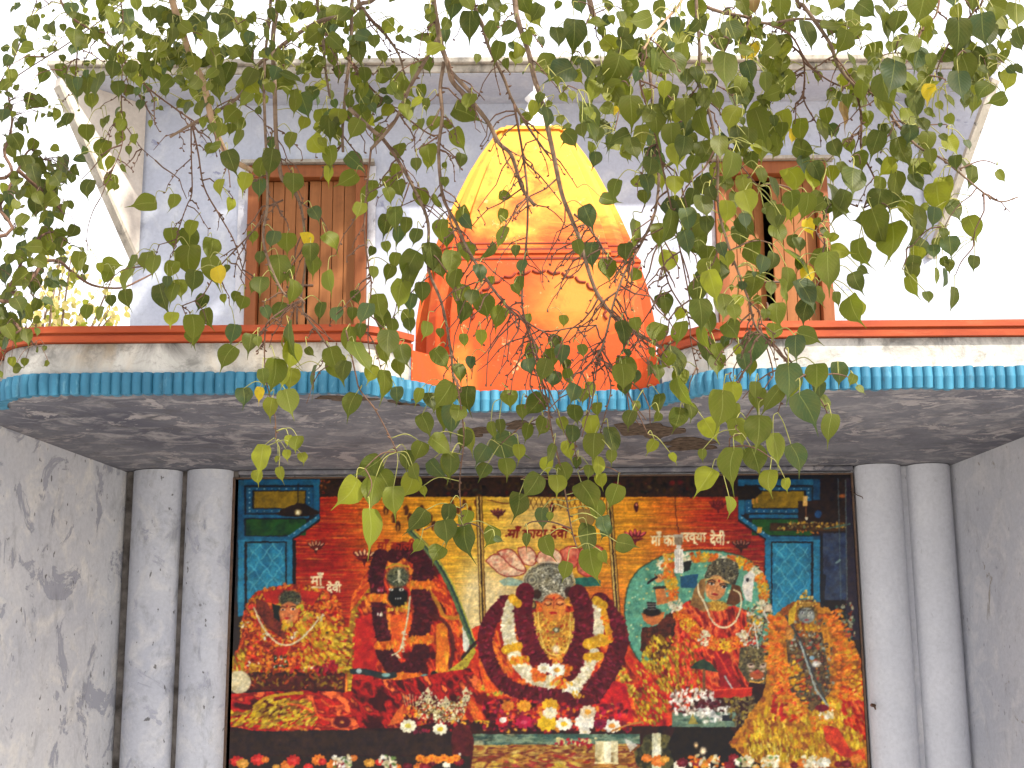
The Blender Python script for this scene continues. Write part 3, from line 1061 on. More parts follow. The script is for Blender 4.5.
poly([(606, 640), (632, 624), (660, 660), (690, 700), (690, 726), (620, 726)], [(110, 14, 20), (180, 26, 24), (206, 70, 28), (90, 12, 18)], sc_=7, ang=.9, stretch=2, seed=81)
area([(628, 690), (646, 684), (668, 700), (664, 724), (634, 724)], 130, FRINGE, .8, 1.9, 82, 2.2, 1.1)
area([(630, 640), (644, 650), (656, 684), (640, 690)], 80, FRINGE + RED, .8, 1.9, 83, 2.2, 1.1)
poly([(446, 640), (480, 625), (490, 690), (440, 700)], [(150, 20, 20), (206, 60, 26), (190, 40, 24)], sc_=6, ang=1.2, stretch=2, seed=84)
# ---- fourth figure: teal patterned halo, garland, red cloth
halo = spl([(640, 662), (630, 645), (625, 620), (626, 595), (634, 575), (650, 562), (672, 553), (700, 550), (730, 553), (752, 562), (766, 580), (770, 600), (768, 640), (700, 668)], 6)
poly(halo, [(74, 138, 112), (96, 158, 128), (60, 118, 98)], sc_=9, seed=4)
rr = random.Random(5)
for i in range(300):
    x_, y_ = rr.uniform(624, 770), rr.uniform(551, 662)
    if pmask((slice(int((y_ - CY0) * S), int((y_ - CY0) * S) + 1), slice(int((x_ - CX0) * S), int((x_ - CX0) * S) + 1)), halo).max() > 0:
        ell(x_, y_, 1.2, 1.0, rr.choice([(190, 206, 160), (206, 190, 110), (120, 176, 150)]), a=.85)
stroke(halo, 1.4, (40, 60, 44), .8)
poly([(680, 576), (698, 574), (697, 588), (681, 588)], (26, 76, 104))
# body cloth
poly([(672, 610), (690, 600), (700, 605), (735, 606), (750, 612), (757, 640), (748, 690), (690, 700), (660, 690), (668, 650)], [(96, 12, 16), (200, 44, 28), (226, 104, 46), (130, 18, 20)], sc_=6, ang=1.2, stretch=2.4, seed=9, contrast=2.5)
for k in range(9): stroke(spl([(704 + k * 4.5, 612), (708 + k * 4, 622), (702 + k * 5, 632)], 6), 1.2, (226, 110, 60) if k % 2 else (120, 14, 18), .7)
# sleeve and fist
poly([(655, 587), (664, 586), (668, 603), (657, 605)], [(206, 132, 70), (176, 98, 46)], sc_=6)
ell(660, 578, 6, 4.6, (206, 140, 84), -.4); [stroke([(655 + k * 3, 574), (657 + k * 3, 578)], .9, (110, 54, 28)) for k in range(4)]
stroke([(648, 583), (657, 577)], 2.4, (30, 22, 22)); stroke([(654, 588), (666, 587)], 2.4, (40, 34, 30))
poly([(641, 613), (665, 612), (662, 622), (652, 626), (644, 621)], [(196, 116, 60), (166, 86, 40)], sc_=5); ell(652, 612, 10.5, 5, (18, 14, 14)); rect(647, 602, 656, 611, (24, 22, 22))
for k in range(3): stroke([(647, 604 + k * 2.6), (656, 604 + k * 2.6)], .7, (170, 160, 150), .8)
poly([(642, 628), (656, 626), (676, 606), (674, 640), (660, 665), (640, 650)], [(60, 22, 16), (96, 36, 22), (44, 20, 14), (120, 60, 30)], sc_=5, seed=3, rough=3)
area([(652, 636), (700, 636), (700, 690), (664, 692), (640, 660)], 520, FRINGE + [(160, 50, 20)], .8, 1.9, 71, 2.2, 1.2)
area([(676, 622), (690, 618), (705, 655), (700, 690), (680, 690)], 120, RED + [(220, 90, 30)], 1, 2.2, 72, 2.2, 1.3)
poly([(712, 645), (726, 648), (740, 690), (722, 690)], [(120, 12, 22), (176, 26, 30)], sc_=5); stroke([(713, 646), (730, 676)], 2, (210, 60, 30))
# garlands: marigold and white
def mixed(path, wd, seed, period=11):
    P = spl(path, 14); acc = 0; last = P[0]
    rr2 = random.Random(seed)
    for p, q in zip(P, P[1:]):
        acc += math.dist(p, q)
        kind = int(acc / period) % 4
        pal = (WHT, ORG, YEL, ORG)[kind]
        th = math.atan2(q[1] - p[1], q[0] - p[0])
        for _ in range(int(math.dist(p, q) * wd / 3.2) + 1):
            o = rr2.uniform(-.5, .5) * wd
            c = rr2.choice(pal); j = rr2.uniform(-16, 16)
            ell(p[0] - math.sin(th) * o, p[1] + math.cos(th) * o, rr2.uniform(1.5, 2.8), rr2.uniform(1, 1.7), tuple(max(0, min(255, v + j)) for v in c), rr2.uniform(0, 3), .95, .5)
mixed([(662, 560), (668, 572), (672, 590), (676, 606), (684, 620), (696, 632), (710, 641), (726, 646), (740, 640), (752, 630), (758, 616)], 13, 1)
mixed([(684, 560), (696, 557), (712, 558), (736, 562), (752, 568), (762, 582), (764, 598), (758, 612)], 10, 2, 9)
area([(664, 553), (676, 553), (676, 570), (662, 568)], 36, ORG + YEL, 1, 2.2, 73)
poly([(744, 576), (750, 571), (755, 574), (753, 588), (752, 602), (746, 600), (742, 588)], (216, 210, 196)); ell(747.5, 580, 1.8, 2.4, (40, 40, 46))
# head
ell(716, 606, 14, 6, GOLD, sc_=3, seed=3)
poly([(704, 578), (708, 566), (716, 559), (728, 558), (738, 563), (739, 574), (735, 586), (722, 582), (710, 578)], [(40, 36, 28), (120, 112, 84), (24, 22, 20), (160, 150, 116)], sc_=2.4, seed=6, contrast=2.2)
poly([(700, 580), (706, 578), (704, 600), (712, 606), (704, 612), (690, 605), (694, 590)], [(150, 110, 60), (110, 74, 36)], sc_=4)
poly([(732, 584), (740, 586), (744, 600), (734, 606), (726, 604)], [(70, 40, 24), (110, 64, 34)], sc_=4)
ell(715.5, 588, 11, 13.5, [(216, 146, 84), (196, 120, 64), (226, 164, 104)], .18, soft=.14, sc_=9, seed=2)
stroke(spl([(705, 580.5), (716, 577.5), (729, 583)], 6), 1.6, (200, 160, 90))
for ex, ey in ((711.5, 583.8), (724, 587)): ell(ex, ey, 3.2, 1.6, (232, 220, 200), .2); ell(ex + .3, ey, 1.5, 1.5, (20, 14, 14)); stroke([(ex - 4, ey - 2.6), (ex, ey - 3.8), (ex + 3.8, ey - 2)], 1.1, (36, 20, 18)); stroke([(ex - 3.4, ey - .8), (ex, ey - 1.8), (ex + 3.4, ey - .2)], .9, (30, 16, 16))
ell(719, 581, 1.3, 1.5, (150, 16, 20)); stroke([(717.5, 586), (716.2, 590.5), (718.5, 591.2)], .9, (150, 84, 46)); ell(715, 594.2, 3.4, 1.4, (176, 30, 34), .2); stroke([(712, 594), (718, 595)], .6, (100, 14, 18))
stroke(spl([(698, 584), (699, 594), (704, 602), (710, 617), (718, 626), (728, 627), (736, 620), (741, 606), (740, 594), (734, 590)], 6), 1.7, (224, 206, 160))
# small lamp tube hanging in the printed scene
stroke([(675, 497), (676, 515), (678.5, 533)], .9, (76, 26, 18)); rect(673.5, 534.5, 683.5, 537.5, (170, 160, 140)); rect(674.5, 537.5, 682.5, 545, (120, 104, 84)); ell(678.5, 547, 3.4, 3, (214, 206, 190))
poly([(683, 562), (692, 560), (690, 570), (684, 572)], (24, 26, 26))
rect(674.2, 549, 683.2, 573, (232, 226, 214)); [stroke([(676 + k * 2.3, 551), (676 + k * 2.3, 571)], .6, (176, 166, 150)) for k in range(3)]

# ---- second figure (dark face, red cloth, maroon rings)
poly(spl([(345, 700), (346, 640), (352, 604), (362, 580), (376, 560), (398, 547), (420, 549), (440, 563), (454, 590), (462, 620), (466, 660), (464, 705), (400, 715)], 5), [(70, 10, 14), (176, 26, 22), (214, 76, 26), (110, 14, 18), (226, 126, 36)], sc_=8, ang=1.2, stretch=2.4, seed=12, contrast=2.5)
stroke(spl([(350, 690), (350, 640), (356, 604), (368, 582), (384, 566)], 8), 5, (150, 110, 30), .85)
garland([(352, 690), (352, 640), (357, 606), (372, 586)], 5, FRINGE, 80)
poly([(352, 595), (362, 580), (374, 570), (372, 584), (360, 600), (350, 612)], [(196, 40, 26), (224, 110, 30), (150, 20, 20)], sc_=4, ang=-.8, stretch=2, seed=4)
poly([(430, 572), (446, 585), (458, 620), (462, 660), (452, 640), (446, 610), (432, 590)], [(196, 40, 24), (226, 110, 30), (150, 24, 18), (206, 80, 26)], sc_=3.5, ang=.9, stretch=2.4, seed=5)
stroke(spl([(430, 592), (438, 604), (444, 616), (456, 618)], 6), 4, (180, 130, 30), .8)
poly([(436, 625), (446, 622), (450, 650), (446, 676), (436, 680)], [(226, 150, 26), (206, 96, 24), (232, 170, 40)], sc_=7, ang=1.4, stretch=2)
stroke(spl([(436, 616), (448, 626), (453, 646), (450, 668)], 6), 4, (76, 26, 24), .85)
poly([(356, 620), (374, 612), (378, 650), (372, 690), (352, 690)], [(150, 18, 22), (186, 28, 26), (204, 60, 30)], sc_=8, seed=6)
poly([(390, 616), (412, 612), (412, 640), (398, 655), (392, 640)], [(206, 60, 24), (226, 110, 30)], sc_=6)
for pth, wd in (([(381, 556), (376, 575), (379, 596)], 15), ([(394, 556), (404, 549), (414, 556)], 15), ([(420, 556), (424, 572), (421, 582)], 20), ([(420, 592), (424, 612), (418, 638)], 19), ([(378, 602), (380, 622), (384, 640)], 14), ([(384, 652), (394, 668), (402, 673)], 17), ([(421, 652), (414, 666), (402, 673)], 18)):
    garland(pth, wd, MARK, int(wd * 7 + pth[0][0]), 1.1, base=(58, 10, 20), jit_=14)
for pth in ([(371, 598), (388, 598)], [(410, 585), (431, 585)], [(378, 646), (396, 644)], [(410, 641), (431, 639)], [(394, 677), (420, 677)]):
    garland(pth, 8, ORG + [(230, 140, 30)], int(pth[0][0]), 1.2, base=(206, 96, 24))
ell(398, 597, 11.5, 12, (14, 14, 14)); ell(398, 577, 13, 12, [(30, 34, 26), (110, 116, 80), (20, 24, 20), (150, 150, 110), (60, 66, 44)], sc_=1.9, seed=8, contrast=2.4)
stroke(spl([(386, 568), (396, 564), (409, 567)], 6), 1.6, (170, 140, 40)); stroke([(399, 571), (399, 582)], 2, (196, 190, 150)); stroke([(393, 582), (399, 578), (405, 583)], 1.2, (170, 166, 130))
for ex in (391, 401.5): ell(ex, 589.5, 2.6, 1.5, (206, 206, 196)); ell(ex, 589.5, .9, 1, (14, 14, 14))
for k in (-1, 0, 1): ell(398 + k * 2.2, 598.5, .8, 1.2, (190, 190, 180))
garland([(388, 609), (398, 611), (408, 606)], 7, YEL + [(206, 190, 80)], 14); garland([(376, 612), (382, 613)], 4, WHT, 15)
stroke(spl([(410, 597), (408, 615), (404, 635), (400, 650), (392, 655)], 6), 1.6, (190, 190, 150)); garland([(404, 632), (402, 650), (398, 658)], 4, WHT + [(220, 160, 110)], 16)
garland([(372, 586), (384, 589)], 5, [(150, 20, 44), (120, 14, 34), (190, 120, 130)], 17)
# arch band right of it
stroke(spl([(410, 531), (424, 545), (440, 567), (452, 590), (462, 615), (473, 645)], 8), 6.5, (78, 104, 66)); stroke(spl([(411, 531), (425, 546), (441, 568), (453, 591), (463, 616), (474, 645)], 8), 2.2, (40, 60, 52)); stroke(spl([(413, 531), (428, 547), (444, 569), (456, 592), (466, 617), (476, 645)], 8), 1.2, (180, 170, 60))
poly([(462, 625), (469, 640), (470, 655), (463, 650)], (206, 206, 186))
poly([(424, 680), (440, 676), (460, 662), (474, 646), (476, 652), (462, 676), (440, 690)], [(150, 140, 30), (190, 170, 50), (90, 70, 24)], sc_=3, ang=.8, stretch=2, seed=4)
stroke([(476, 642), (462, 658)], 3, (44, 30, 24))
stroke(spl([(352, 671), (366, 672), (384, 676), (394, 675)], 6), 6, (34, 44, 44)); ell(359, 671, 3, 3, (176, 196, 190), a=.9); ell(386, 675, 5, 2.4, (120, 160, 150)); ell(425, 677, 5, 3.4, (90, 140, 140)); ell(434, 674, 4, 3.4, (24, 24, 26))

# ---- first figure (left), heaped with flowers
f1 = spl([(230, 672), (240, 640), (243, 612), (254, 594), (270, 588), (292, 584), (318, 588), (336, 596), (344, 620), (350, 650), (346, 672)], 5)
poly(f1, [(110, 20, 18), (206, 76, 22), (90, 14, 18), (210, 140, 30)], sc_=6, seed=15, rough=4, contrast=2.4)
area(list(f1), 620, ORG + RED + [(196, 150, 30), (206, 96, 26)], 1.0, 2.6, 91, 1.5, jit_=26)
area([(300, 625), (335, 618), (346, 668), (300, 672)], 160, [(196, 160, 24), (206, 170, 40), (160, 120, 20), (190, 90, 20)], 1, 2.4, 92, 2.2, .9)
area([(332, 640), (350, 625), (350, 672), (332, 674)], 110, FRINGE, .8, 1.8, 93, 2.4, .3)
area([(232, 655), (246, 648), (244, 672), (230, 672)], 60, FRINGE, .8, 1.8, 94, 2.2, 1.2)
poly([(262, 592), (284, 589), (278, 604), (266, 602)], [(186, 34, 24), (150, 22, 20)], sc_=4); poly([(300, 590), (322, 592), (312, 606), (300, 600)], [(190, 40, 26), (150, 22, 20)], sc_=4)
poly([(256, 598), (266, 602), (278, 618), (286, 630), (284, 640), (268, 628), (256, 612)], [(76, 24, 20), (120, 44, 28), (56, 18, 16)], sc_=4, seed=2)
poly([(272, 604), (280, 606), (280, 622), (274, 618)], (20, 24, 20))
ell(290, 599, 13, 10, [(30, 36, 28), (96, 96, 64), (22, 24, 20), (130, 126, 96)], sc_=2.2, seed=5, contrast=2.2)
ell(289, 612.5, 10.5, 11.5, [(214, 140, 76), (196, 104, 54), (226, 168, 100)], .1, soft=.16, sc_=8, seed=3)
for ex, ey in ((283, 609.5), (293, 609.2)): ell(ex, ey, 2.6, 1.3, (226, 206, 180)); ell(ex, ey, 1.2, 1.2, (24, 18, 16)); stroke([(ex - 3, ey - 2), (ex, ey - 3), (ex + 3.4, ey - 2)], 1.0, (50, 24, 20))
ell(287, 606, 1, 1.2, (150, 20, 20)); ell(287, 618.2, 3, 1.3, (176, 36, 30)); ell(288.5, 614, 1.2, 1.4, (190, 100, 56))
garland([(282, 624), (296, 626), (310, 614)], 9, YEL + [(160, 150, 40)], 21); garland([(298, 606), (308, 618)], 8, [(150, 150, 30), (190, 170, 40)], 22)
stroke(spl([(254, 608), (260, 622), (268, 634), (278, 643), (288, 645), (298, 641), (310, 630), (320, 617)], 6), 1.8, (214, 196, 150))
for cx, cy, rx in ((296, 635, 5), (320, 617, 4), (244, 624, 6), (253, 665, 6), (308, 668, 6), (265, 636, 3)): area([(cx - rx, cy - 3), (cx + rx, cy - 3), (cx + rx, cy + 3), (cx - rx, cy + 3)], 12, WHT + YEL, .8, 1.7, int(cx))
area([(322, 624), (332, 624), (334, 640), (322, 638)], 34, YEL, 1, 2.2, 95); ell(327, 632.5, 1.6, 1.4, (60, 50, 20))
area([(312, 668), (336, 660), (338, 674), (314, 676)], 50, [(150, 14, 34), (186, 26, 34), (110, 10, 30)], 1.2, 2.6, 96)
area([(274, 656), (288, 656), (288, 668), (274, 668)], 30, [(40, 60, 30), (190, 190, 160), (30, 40, 24)], .7, 1.5, 97)
poly([(276, 648), (290, 646), (286, 654), (278, 656)], (186, 28, 22))
rect(240, 676, 345, 690, [(56, 20, 18), (80, 24, 20), (40, 16, 16)], sc_=5, seed=4)
area([(240, 672), (345, 670), (342, 688), (244, 688)], 130, [(120, 90, 20), (70, 30, 18), (150, 110, 26), (90, 20, 18), (160, 60, 20)], .8, 2, 98, 2.2)
# cloth in front
poly([(228, 694), (260, 692), (300, 690), (345, 692), (372, 688), (378, 722), (352, 730), (300, 730), (262, 732), (228, 726)], [(64, 8, 14), (150, 18, 20), (200, 34, 24), (110, 12, 18), (236, 104, 48)], sc_=9, ang=.3, stretch=1.8, seed=33, contrast=2.6)
area([(228, 712), (246, 712), (270, 698), (310, 700), (318, 726), (262, 728), (230, 724)], 330, FRINGE + [(206, 170, 30)], .9, 2.0, 99, 2.4, -.5)
stroke(spl([(254, 706), (266, 698), (286, 694), (302, 693)], 6), 3, (180, 140, 24))
for P in ([(312, 698), (316, 712), (322, 718), (330, 720)], [(322, 700), (330, 706), (342, 706)], [(340, 716), (350, 712), (356, 704)], [(288, 704), (302, 706), (312, 712)], [(360, 716), (366, 708), (372, 704)]): stroke(spl(P, 6), 2.2, (222, 92, 40), .85)
ell(342, 722, 10, 7, (84, 14, 24)); ell(342, 722, 3, 2, (230, 150, 60), soft=.8)
area([(272, 726), (310, 726), (308, 732), (274, 732)], 30, [(190, 80, 30), (150, 40, 30), (180, 120, 30)], 1, 2, 100)
ell(239, 682, 12.5, 12, [(212, 200, 164), (196, 182, 140), (222, 212, 180)], soft=.12, sc_=9, seed=7); ell(234, 688, 3, 2.4, (160, 140, 90), a=.5)
rect(228, 731, 470, 755, [(46, 30, 27), (36, 24, 22)], sc_=20)

# centre-left red cloth and small white metal idols
poly([(352, 680), (400, 680), (470, 668), (486, 690), (480, 712), (410, 728), (360, 728), (350, 710)], [(56, 8, 14), (120, 12, 20), (186, 26, 24), (84, 10, 18), (236, 110, 50)], sc_=8, ang=.9, stretch=2, seed=41, contrast=2.6)
poly([(396, 712), (404, 704), (404, 722), (388, 726)], (220, 110, 40), a=.8)
area([(404, 706), (482, 700), (490, 724), (404, 724)], 120, [(206, 120, 24), (220, 160, 40), (180, 60, 24)], 1.2, 2.6, 101)
area([(474, 700), (492, 698), (492, 720), (476, 722)], 70, [(220, 186, 26), (206, 166, 24)], 1.4, 2.6, 102)
for cx, cy, h in ((428, 707, 16), (466, 707, 16), (446, 710, 10)):
    area([(cx - 12, cy - 4), (cx - 4, cy - h), (cx + 4, cy - h), (cx + 12, cy - 4), (cx + 12, cy + 12), (cx - 12, cy + 12)], 130, [(206, 196, 146), (160, 146, 96), (226, 220, 180), (96, 84, 50)], .6, 1.5, int(cx), 1.5, jit_=14)
    ell(cx, cy - h * .55, 4, 4.4, (206, 194, 150)); ell(cx - 1.5, cy - h * .6, .8, .8, (60, 50, 34)); ell(cx + 1.5, cy - h * .6, .8, .8, (60, 50, 34)); stroke([(cx, cy - h * .5), (cx - 1, cy - h * .2)], 1.2, (160, 146, 100))
    poly([(cx - 3, cy - h + 1), (cx, cy - h - 5), (cx + 3, cy - h + 1)], (196, 184, 140)); stroke(spl([(cx - 6, cy + 4), (cx, cy + 7), (cx + 6, cy + 4)], 5), 1.3, (90, 78, 48))
for k in range(5): stroke([(403 + k * 3.2, 694 + abs(k - 2)), (406 + k * 2.4, 706)], .9, (190, 176, 120), .8)
def flower(cx, cy, r, pet, mid):
    for k in range(9):
        a_ = k * .7; ell(cx + math.cos(a_) * r * .6, cy + math.sin(a_) * r * .42, r * .42, r * .30, tuple(v + (k % 3) * 8 - 12 for v in pet), a_)
    ell(cx, cy, r * .42, r * .32, mid)
area([(400, 722), (470, 720), (470, 734), (402, 733)], 50, MAR + [(170, 20, 36)], 1.2, 2.4, 103)
flower(408, 726, 9, (226, 222, 190), (206, 190, 80)); flower(440, 729, 8, (228, 224, 196), (206, 180, 50))

# ---- central figure
poly([(462, 720), (478, 680), (484, 640), (500, 610), (540, 600), (600, 612), (622, 640), (630, 690), (640, 724)], [(96, 12, 16), (200, 50, 26), (230, 124, 34), (140, 18, 20)], sc_=8, ang=1.0, stretch=2, seed=51, contrast=2.4)
area([(482, 690), (488, 665), (505, 690), (496, 700)], 90, [(190, 170, 30), (206, 180, 60), (120, 130, 50)], .9, 1.9, 104)
area([(610, 680), (620, 660), (636, 690), (626, 706)], 100, [(190, 170, 40), (206, 180, 60), (140, 110, 30)], .9, 1.9, 105)
poly([(596, 690), (612, 680), (626, 684), (634, 722), (600, 722), (588, 706)], [(176, 18, 28), (204, 30, 32), (140, 12, 26)], sc_=9, seed=52)
ell(606, 709, 9, 6, (96, 10, 24), .3); ell(607, 708, 3, 1.6, (180, 40, 60))
poly([(478, 664), (484, 650), (500, 690), (486, 694)], [(226, 130, 30), (206, 60, 24), (230, 150, 40)], sc_=4, ang=1.1, stretch=2.4)
# gold front
poly([(534, 612), (574, 612), (576, 640), (566, 668), (544, 668), (532, 640)], [(196, 140, 44), (216, 168, 60), (160, 100, 30), (206, 120, 40)], sc_=3, seed=53)
area([(532, 612), (576, 612), (574, 648), (560, 670), (546, 668), (532, 640)], 260, GOLD + [(216, 150, 50), (180, 60, 30)], .7, 1.5, 106, 1.4)
for off in (0, 4):
    stroke(spl([(534 + off, 612), (536 + off, 632), (546, 650), (556, 655), (566, 650), (574 - off, 632), (574 - off, 612)], 7), 1.1, (226, 190, 90))
ell(556, 630, 4, 3.4, (100, 90, 60)); ell(556, 630, 2, 1.8, (190, 190, 150)); garland([(533, 610), (534, 630), (540, 646)], 5, [(220, 180, 70), (190, 150, 50)], 23); garland([(572, 612), (574, 626), (570, 644)], 5, [(220, 180, 70), (190, 150, 50)], 24)
garland([(540, 658), (556, 664), (566, 656)], 9, [(206, 40, 30), (214, 120, 30), (226, 160, 50)], 25)
# silver crown, face
ell(549, 583, 26.5, 21.5, [(70, 66, 54), (150, 146, 120), (96, 92, 76), (206, 202, 176), (44, 42, 36)], sc_=2.0, seed=54, contrast=2.3, soft=.08)
for r_ in (26, 23, 19): stroke([(549 + r_ * math.cos(t_ * .1), 583 + r_ * .82 * math.sin(t_ * .1)) for t_ in range(31, 64)], .9, (200, 196, 166) if r_ != 23 else (60, 56, 46), .9)
ell(532, 580, 8, 9, (84, 80, 66), a=.7); [stroke([(532 + r_ * math.cos(t_ * .2), 580 + r_ * 1.1 * math.sin(t_ * .2)) for t_ in range(33)], .8, (190, 186, 150), .8) for r_ in (3, 6)]
area([(541, 574), (562, 572), (572, 594), (560, 602), (544, 600)], 120, [(206, 202, 176), (120, 116, 94), (230, 226, 206), (80, 76, 60)], .6, 1.3, 107, 1.3)
ell(537, 594, 5, 5.5, (46, 26, 20)); ell(569, 592, 5.5, 6, (50, 26, 22))
ell(533, 605, 4, 5, (60, 50, 34)); ell(533, 605, 2, 3, (160, 130, 70))
ell(554, 607, 13, 14.5, [(206, 112, 52), (190, 90, 42), (220, 140, 70)], soft=.14, sc_=9, seed=55)
poly([(542, 606), (566, 606), (560, 622), (548, 622)], [(214, 150, 50), (206, 130, 40)], sc_=6, a=.6)
for ex in (548, 560): stroke(spl([(ex - 3.4, 603.5), (ex, 605.5), (ex + 3.4, 603.5)], 4), 1.1, (70, 26, 18)); stroke(spl([(ex - 4, 600), (ex, 598), (ex + 4, 600)], 4), 1.0, (96, 40, 24)); ell(ex, 602.4, 3, 1.4, (226, 170, 110), a=.7)
stroke([(554, 602), (553.4, 608), (556, 608.6)], 1.1, (160, 70, 36)); ell(553, 612.8, 4.6, 1.6, (166, 26, 24)); ell(554, 598, 1.3, 1.6, (170, 20, 20))
# its garlands
garland([(506, 602), (492, 618), (485, 638), (489, 660), (500, 680), (520, 692), (548, 696), (582, 698)], 15, MAR, 26, 1.1, base=(82, 10, 26))
garland([(600, 602), (614, 622), (619, 640), (612, 664), (600, 684), (590, 698)], 19, MAR, 27, 1.1, base=(76, 10, 24))
garland([(512, 604), (508, 625), (511, 645), (519, 664), (534, 678), (552, 682)], 13, WHT, 28, 1.2, base=(206, 196, 160), jit_=12)
garland([(597, 606), (598, 628), (596, 640)], 12, WHT, 29, 1.2, base=(206, 196, 160), jit_=12); garland([(593, 654), (584, 672), (576, 682), (569, 692)], 14, WHT, 30, 1.2, base=(210, 200, 168), jit_=12)
garland([(525, 592), (523, 612), (527, 635), (536, 656), (544, 667)], 18, MAR, 31, 1.1, base=(88, 10, 28)); garland([(578, 594), (584, 614), (582, 640), (574, 660), (568, 672)], 19, MAR, 32, 1.1, base=(80, 10, 24))
for pth, wd in (([(505, 650), (519, 646)], 8), ([(513, 661), (526, 659)], 7), ([(512, 598), (518, 604)], 8), ([(588, 644), (604, 640)], 11), ([(587, 657), (600, 656)], 8), ([(596, 600), (604, 606)], 8), ([(604, 612), (610, 640)], 6)):
    garland(pth, wd, YEL if wd > 7 else ORG, int(pth[0][0] * 3 + wd), 1.3, base=(206, 150, 24))
garland([(552, 681), (562, 684), (572, 682)], 8, ORG + YEL, 33, 1.2)
area([(532, 668), (546, 666), (544, 680), (532, 680)], 40, ORG, 1.2, 2.4, 108); area([(562, 664), (572, 668), (566, 678), (556, 676)], 30, ORG, 1.2, 2.4, 109)
flower(544, 668, 7, (226, 220, 196), (220, 200, 150)); flower(557, 670, 9, (232, 228, 208), (226, 160, 50)); ell(556, 649, 5, 5, (226, 210, 170), soft=.6)
flower(572, 692, 8, (230, 226, 206), (220, 210, 180)); garland([(572, 695), (584, 694)], 6, YEL, 34)
garland([(566, 700), (572, 712)], 16, MAR, 35, 1.1, base=(82, 10, 26))
# flower heap on the ledge
area([(484, 702), (520, 698), (580, 706), (626, 704), (630, 730), (484, 732)], 420, MAR + RED + [(206, 120, 30), (190, 20, 60), (220, 160, 40)], 1.2, 2.8, 110)
for cx, cy, r_, p_, m_ in ((550, 705, 9, (224, 170, 36), (206, 150, 26)), (547, 723, 11, (228, 184, 30), (210, 166, 24)), (564, 724, 9, (232, 228, 206), (226, 180, 40)), (585, 722, 11, (232, 228, 210), (224, 216, 196)), (588, 712, 9, (222, 200, 160), (214, 150, 50)), (612, 726, 9, (232, 226, 206), (226, 150, 60)), (600, 724, 7, (120, 14, 50), (90, 10, 40)), (550, 713, 8, (222, 212, 180), (210, 200, 160)), (524, 706, 8, (220, 150, 36), (206, 130, 30)), (508, 706, 7, (206, 120, 40), (206, 100, 30)), (502, 722, 7, (190, 20, 40), (206, 90, 60)), (524, 722, 9, (170, 14, 60), (190, 60, 90)), (503, 720, 4, (230, 220, 206), (220, 210, 190)), (585, 732, 6, (224, 214, 190), (220, 200, 150))):
    flower(cx, cy, r_, p_, m_)
# table edge, reflections, vessels
rect(462, 734, 640, 746, [(54, 84, 72), (120, 140, 112), (40, 60, 54), (160, 160, 120)], sc_=5, stretch=4, seed=61, contrast=2)
poly([(474, 745), (640, 744), (650, 812), (452, 812)], [(110, 60, 26), (176, 130, 50), (96, 26, 24), (190, 160, 70), (130, 70, 34)], sc_=5, stretch=4, seed=62, contrast=2.2)
area([(490, 752), (600, 752), (620, 790), (476, 790)], 160, [(190, 160, 50), (206, 180, 90), (150, 40, 34), (120, 60, 30), (170, 110, 40)], 1, 2.4, 111, 3.2, 0)
area([(556, 738), (596, 738), (594, 746), (556, 746)], 40, [(180, 20, 40), (150, 14, 34), (206, 190, 120)], 1.2, 2.4, 112)
poly(spl([(451, 742), (453, 730), (461, 723), (470, 730), (474, 742), (472, 760), (468, 780), (456, 780), (453, 760)], 5), [(66, 18, 20), (84, 22, 26), (52, 14, 16)], sc_=9)
rect(458.5, 753, 461, 790, (206, 200, 180))
rect(595, 741, 618, 764, [(84, 66, 36), (190, 170, 116), (226, 216, 170), (110, 84, 44)], sc_=11, ang=0, seed=63); rect(604, 742, 611, 763, (232, 224, 190)); stroke([(595, 763), (618, 763)], 1.4, (226, 206, 150))
poly(spl([(634, 752), (642, 744), (646, 735), (668, 735), (672, 744), (682, 752), (680, 764), (668, 774), (648, 774), (636, 764)], 5), [(44, 44, 26), (90, 84, 44), (30, 30, 20), (120, 100, 50)], sc_=8, seed=64); rect(652, 733, 661, 776, (214, 210, 170), a=.85); ell(657, 750, 6, 8, (232, 230, 206), a=.8, soft=.8)
poly([(624, 738), (638, 745), (630, 752)], (206, 206, 190), a=.8)
stroke(spl([(612, 731), (628, 725), (642, 722)], 5), 2, (170, 110, 50))
# flower tray on a dark stand
poly([(676, 727), (730, 727), (744, 748), (786, 768), (676, 768), (668, 744)], (22, 16, 16))
rect(672, 712, 736, 727, [(66, 92, 76), (110, 136, 112), (44, 66, 56)], sc_=5, stretch=2, seed=65)
area([(670, 692), (692, 686), (718, 692), (722, 708), (700, 716), (672, 714)], 150, [(226, 220, 204), (206, 196, 176), (84, 40, 36), (236, 230, 216), (120, 100, 84)], 1.1, 2.4, 113)
area([(694, 708), (732, 706), (732, 720), (700, 722)], 60, [(206, 204, 190), (226, 222, 210), (150, 150, 140)], 1.2, 2.6, 114); rect(722, 715, 732, 721, (30, 36, 44))
area([(694, 702), (718, 700), (720, 708), (694, 708)], 30, [(70, 16, 26), (90, 20, 30)], 1, 2, 115)
poly([(688, 724), (693, 713), (698, 724)], (150, 136, 60))
poly([(690, 668), (696, 662), (704, 659), (712, 664), (718, 672), (704, 670)], [(30, 46, 34), (50, 70, 50)], sc_=4); stroke([(704, 670), (704, 690)], 3, (110, 70, 40))
rect(714, 687, 752, 698, [(150, 22, 22), (190, 34, 26), (110, 14, 18)], sc_=6, stretch=3); stroke([(714, 690), (752, 688)], 1.6, (220, 70, 40)); stroke([(725, 676), (732, 688)], 1.6, (170, 170, 160))
area([(722, 698), (756, 696), (756, 724), (734, 726)], 140, [(96, 84, 44), (150, 130, 50), (60, 46, 34), (120, 100, 60)], .9, 2, 116)
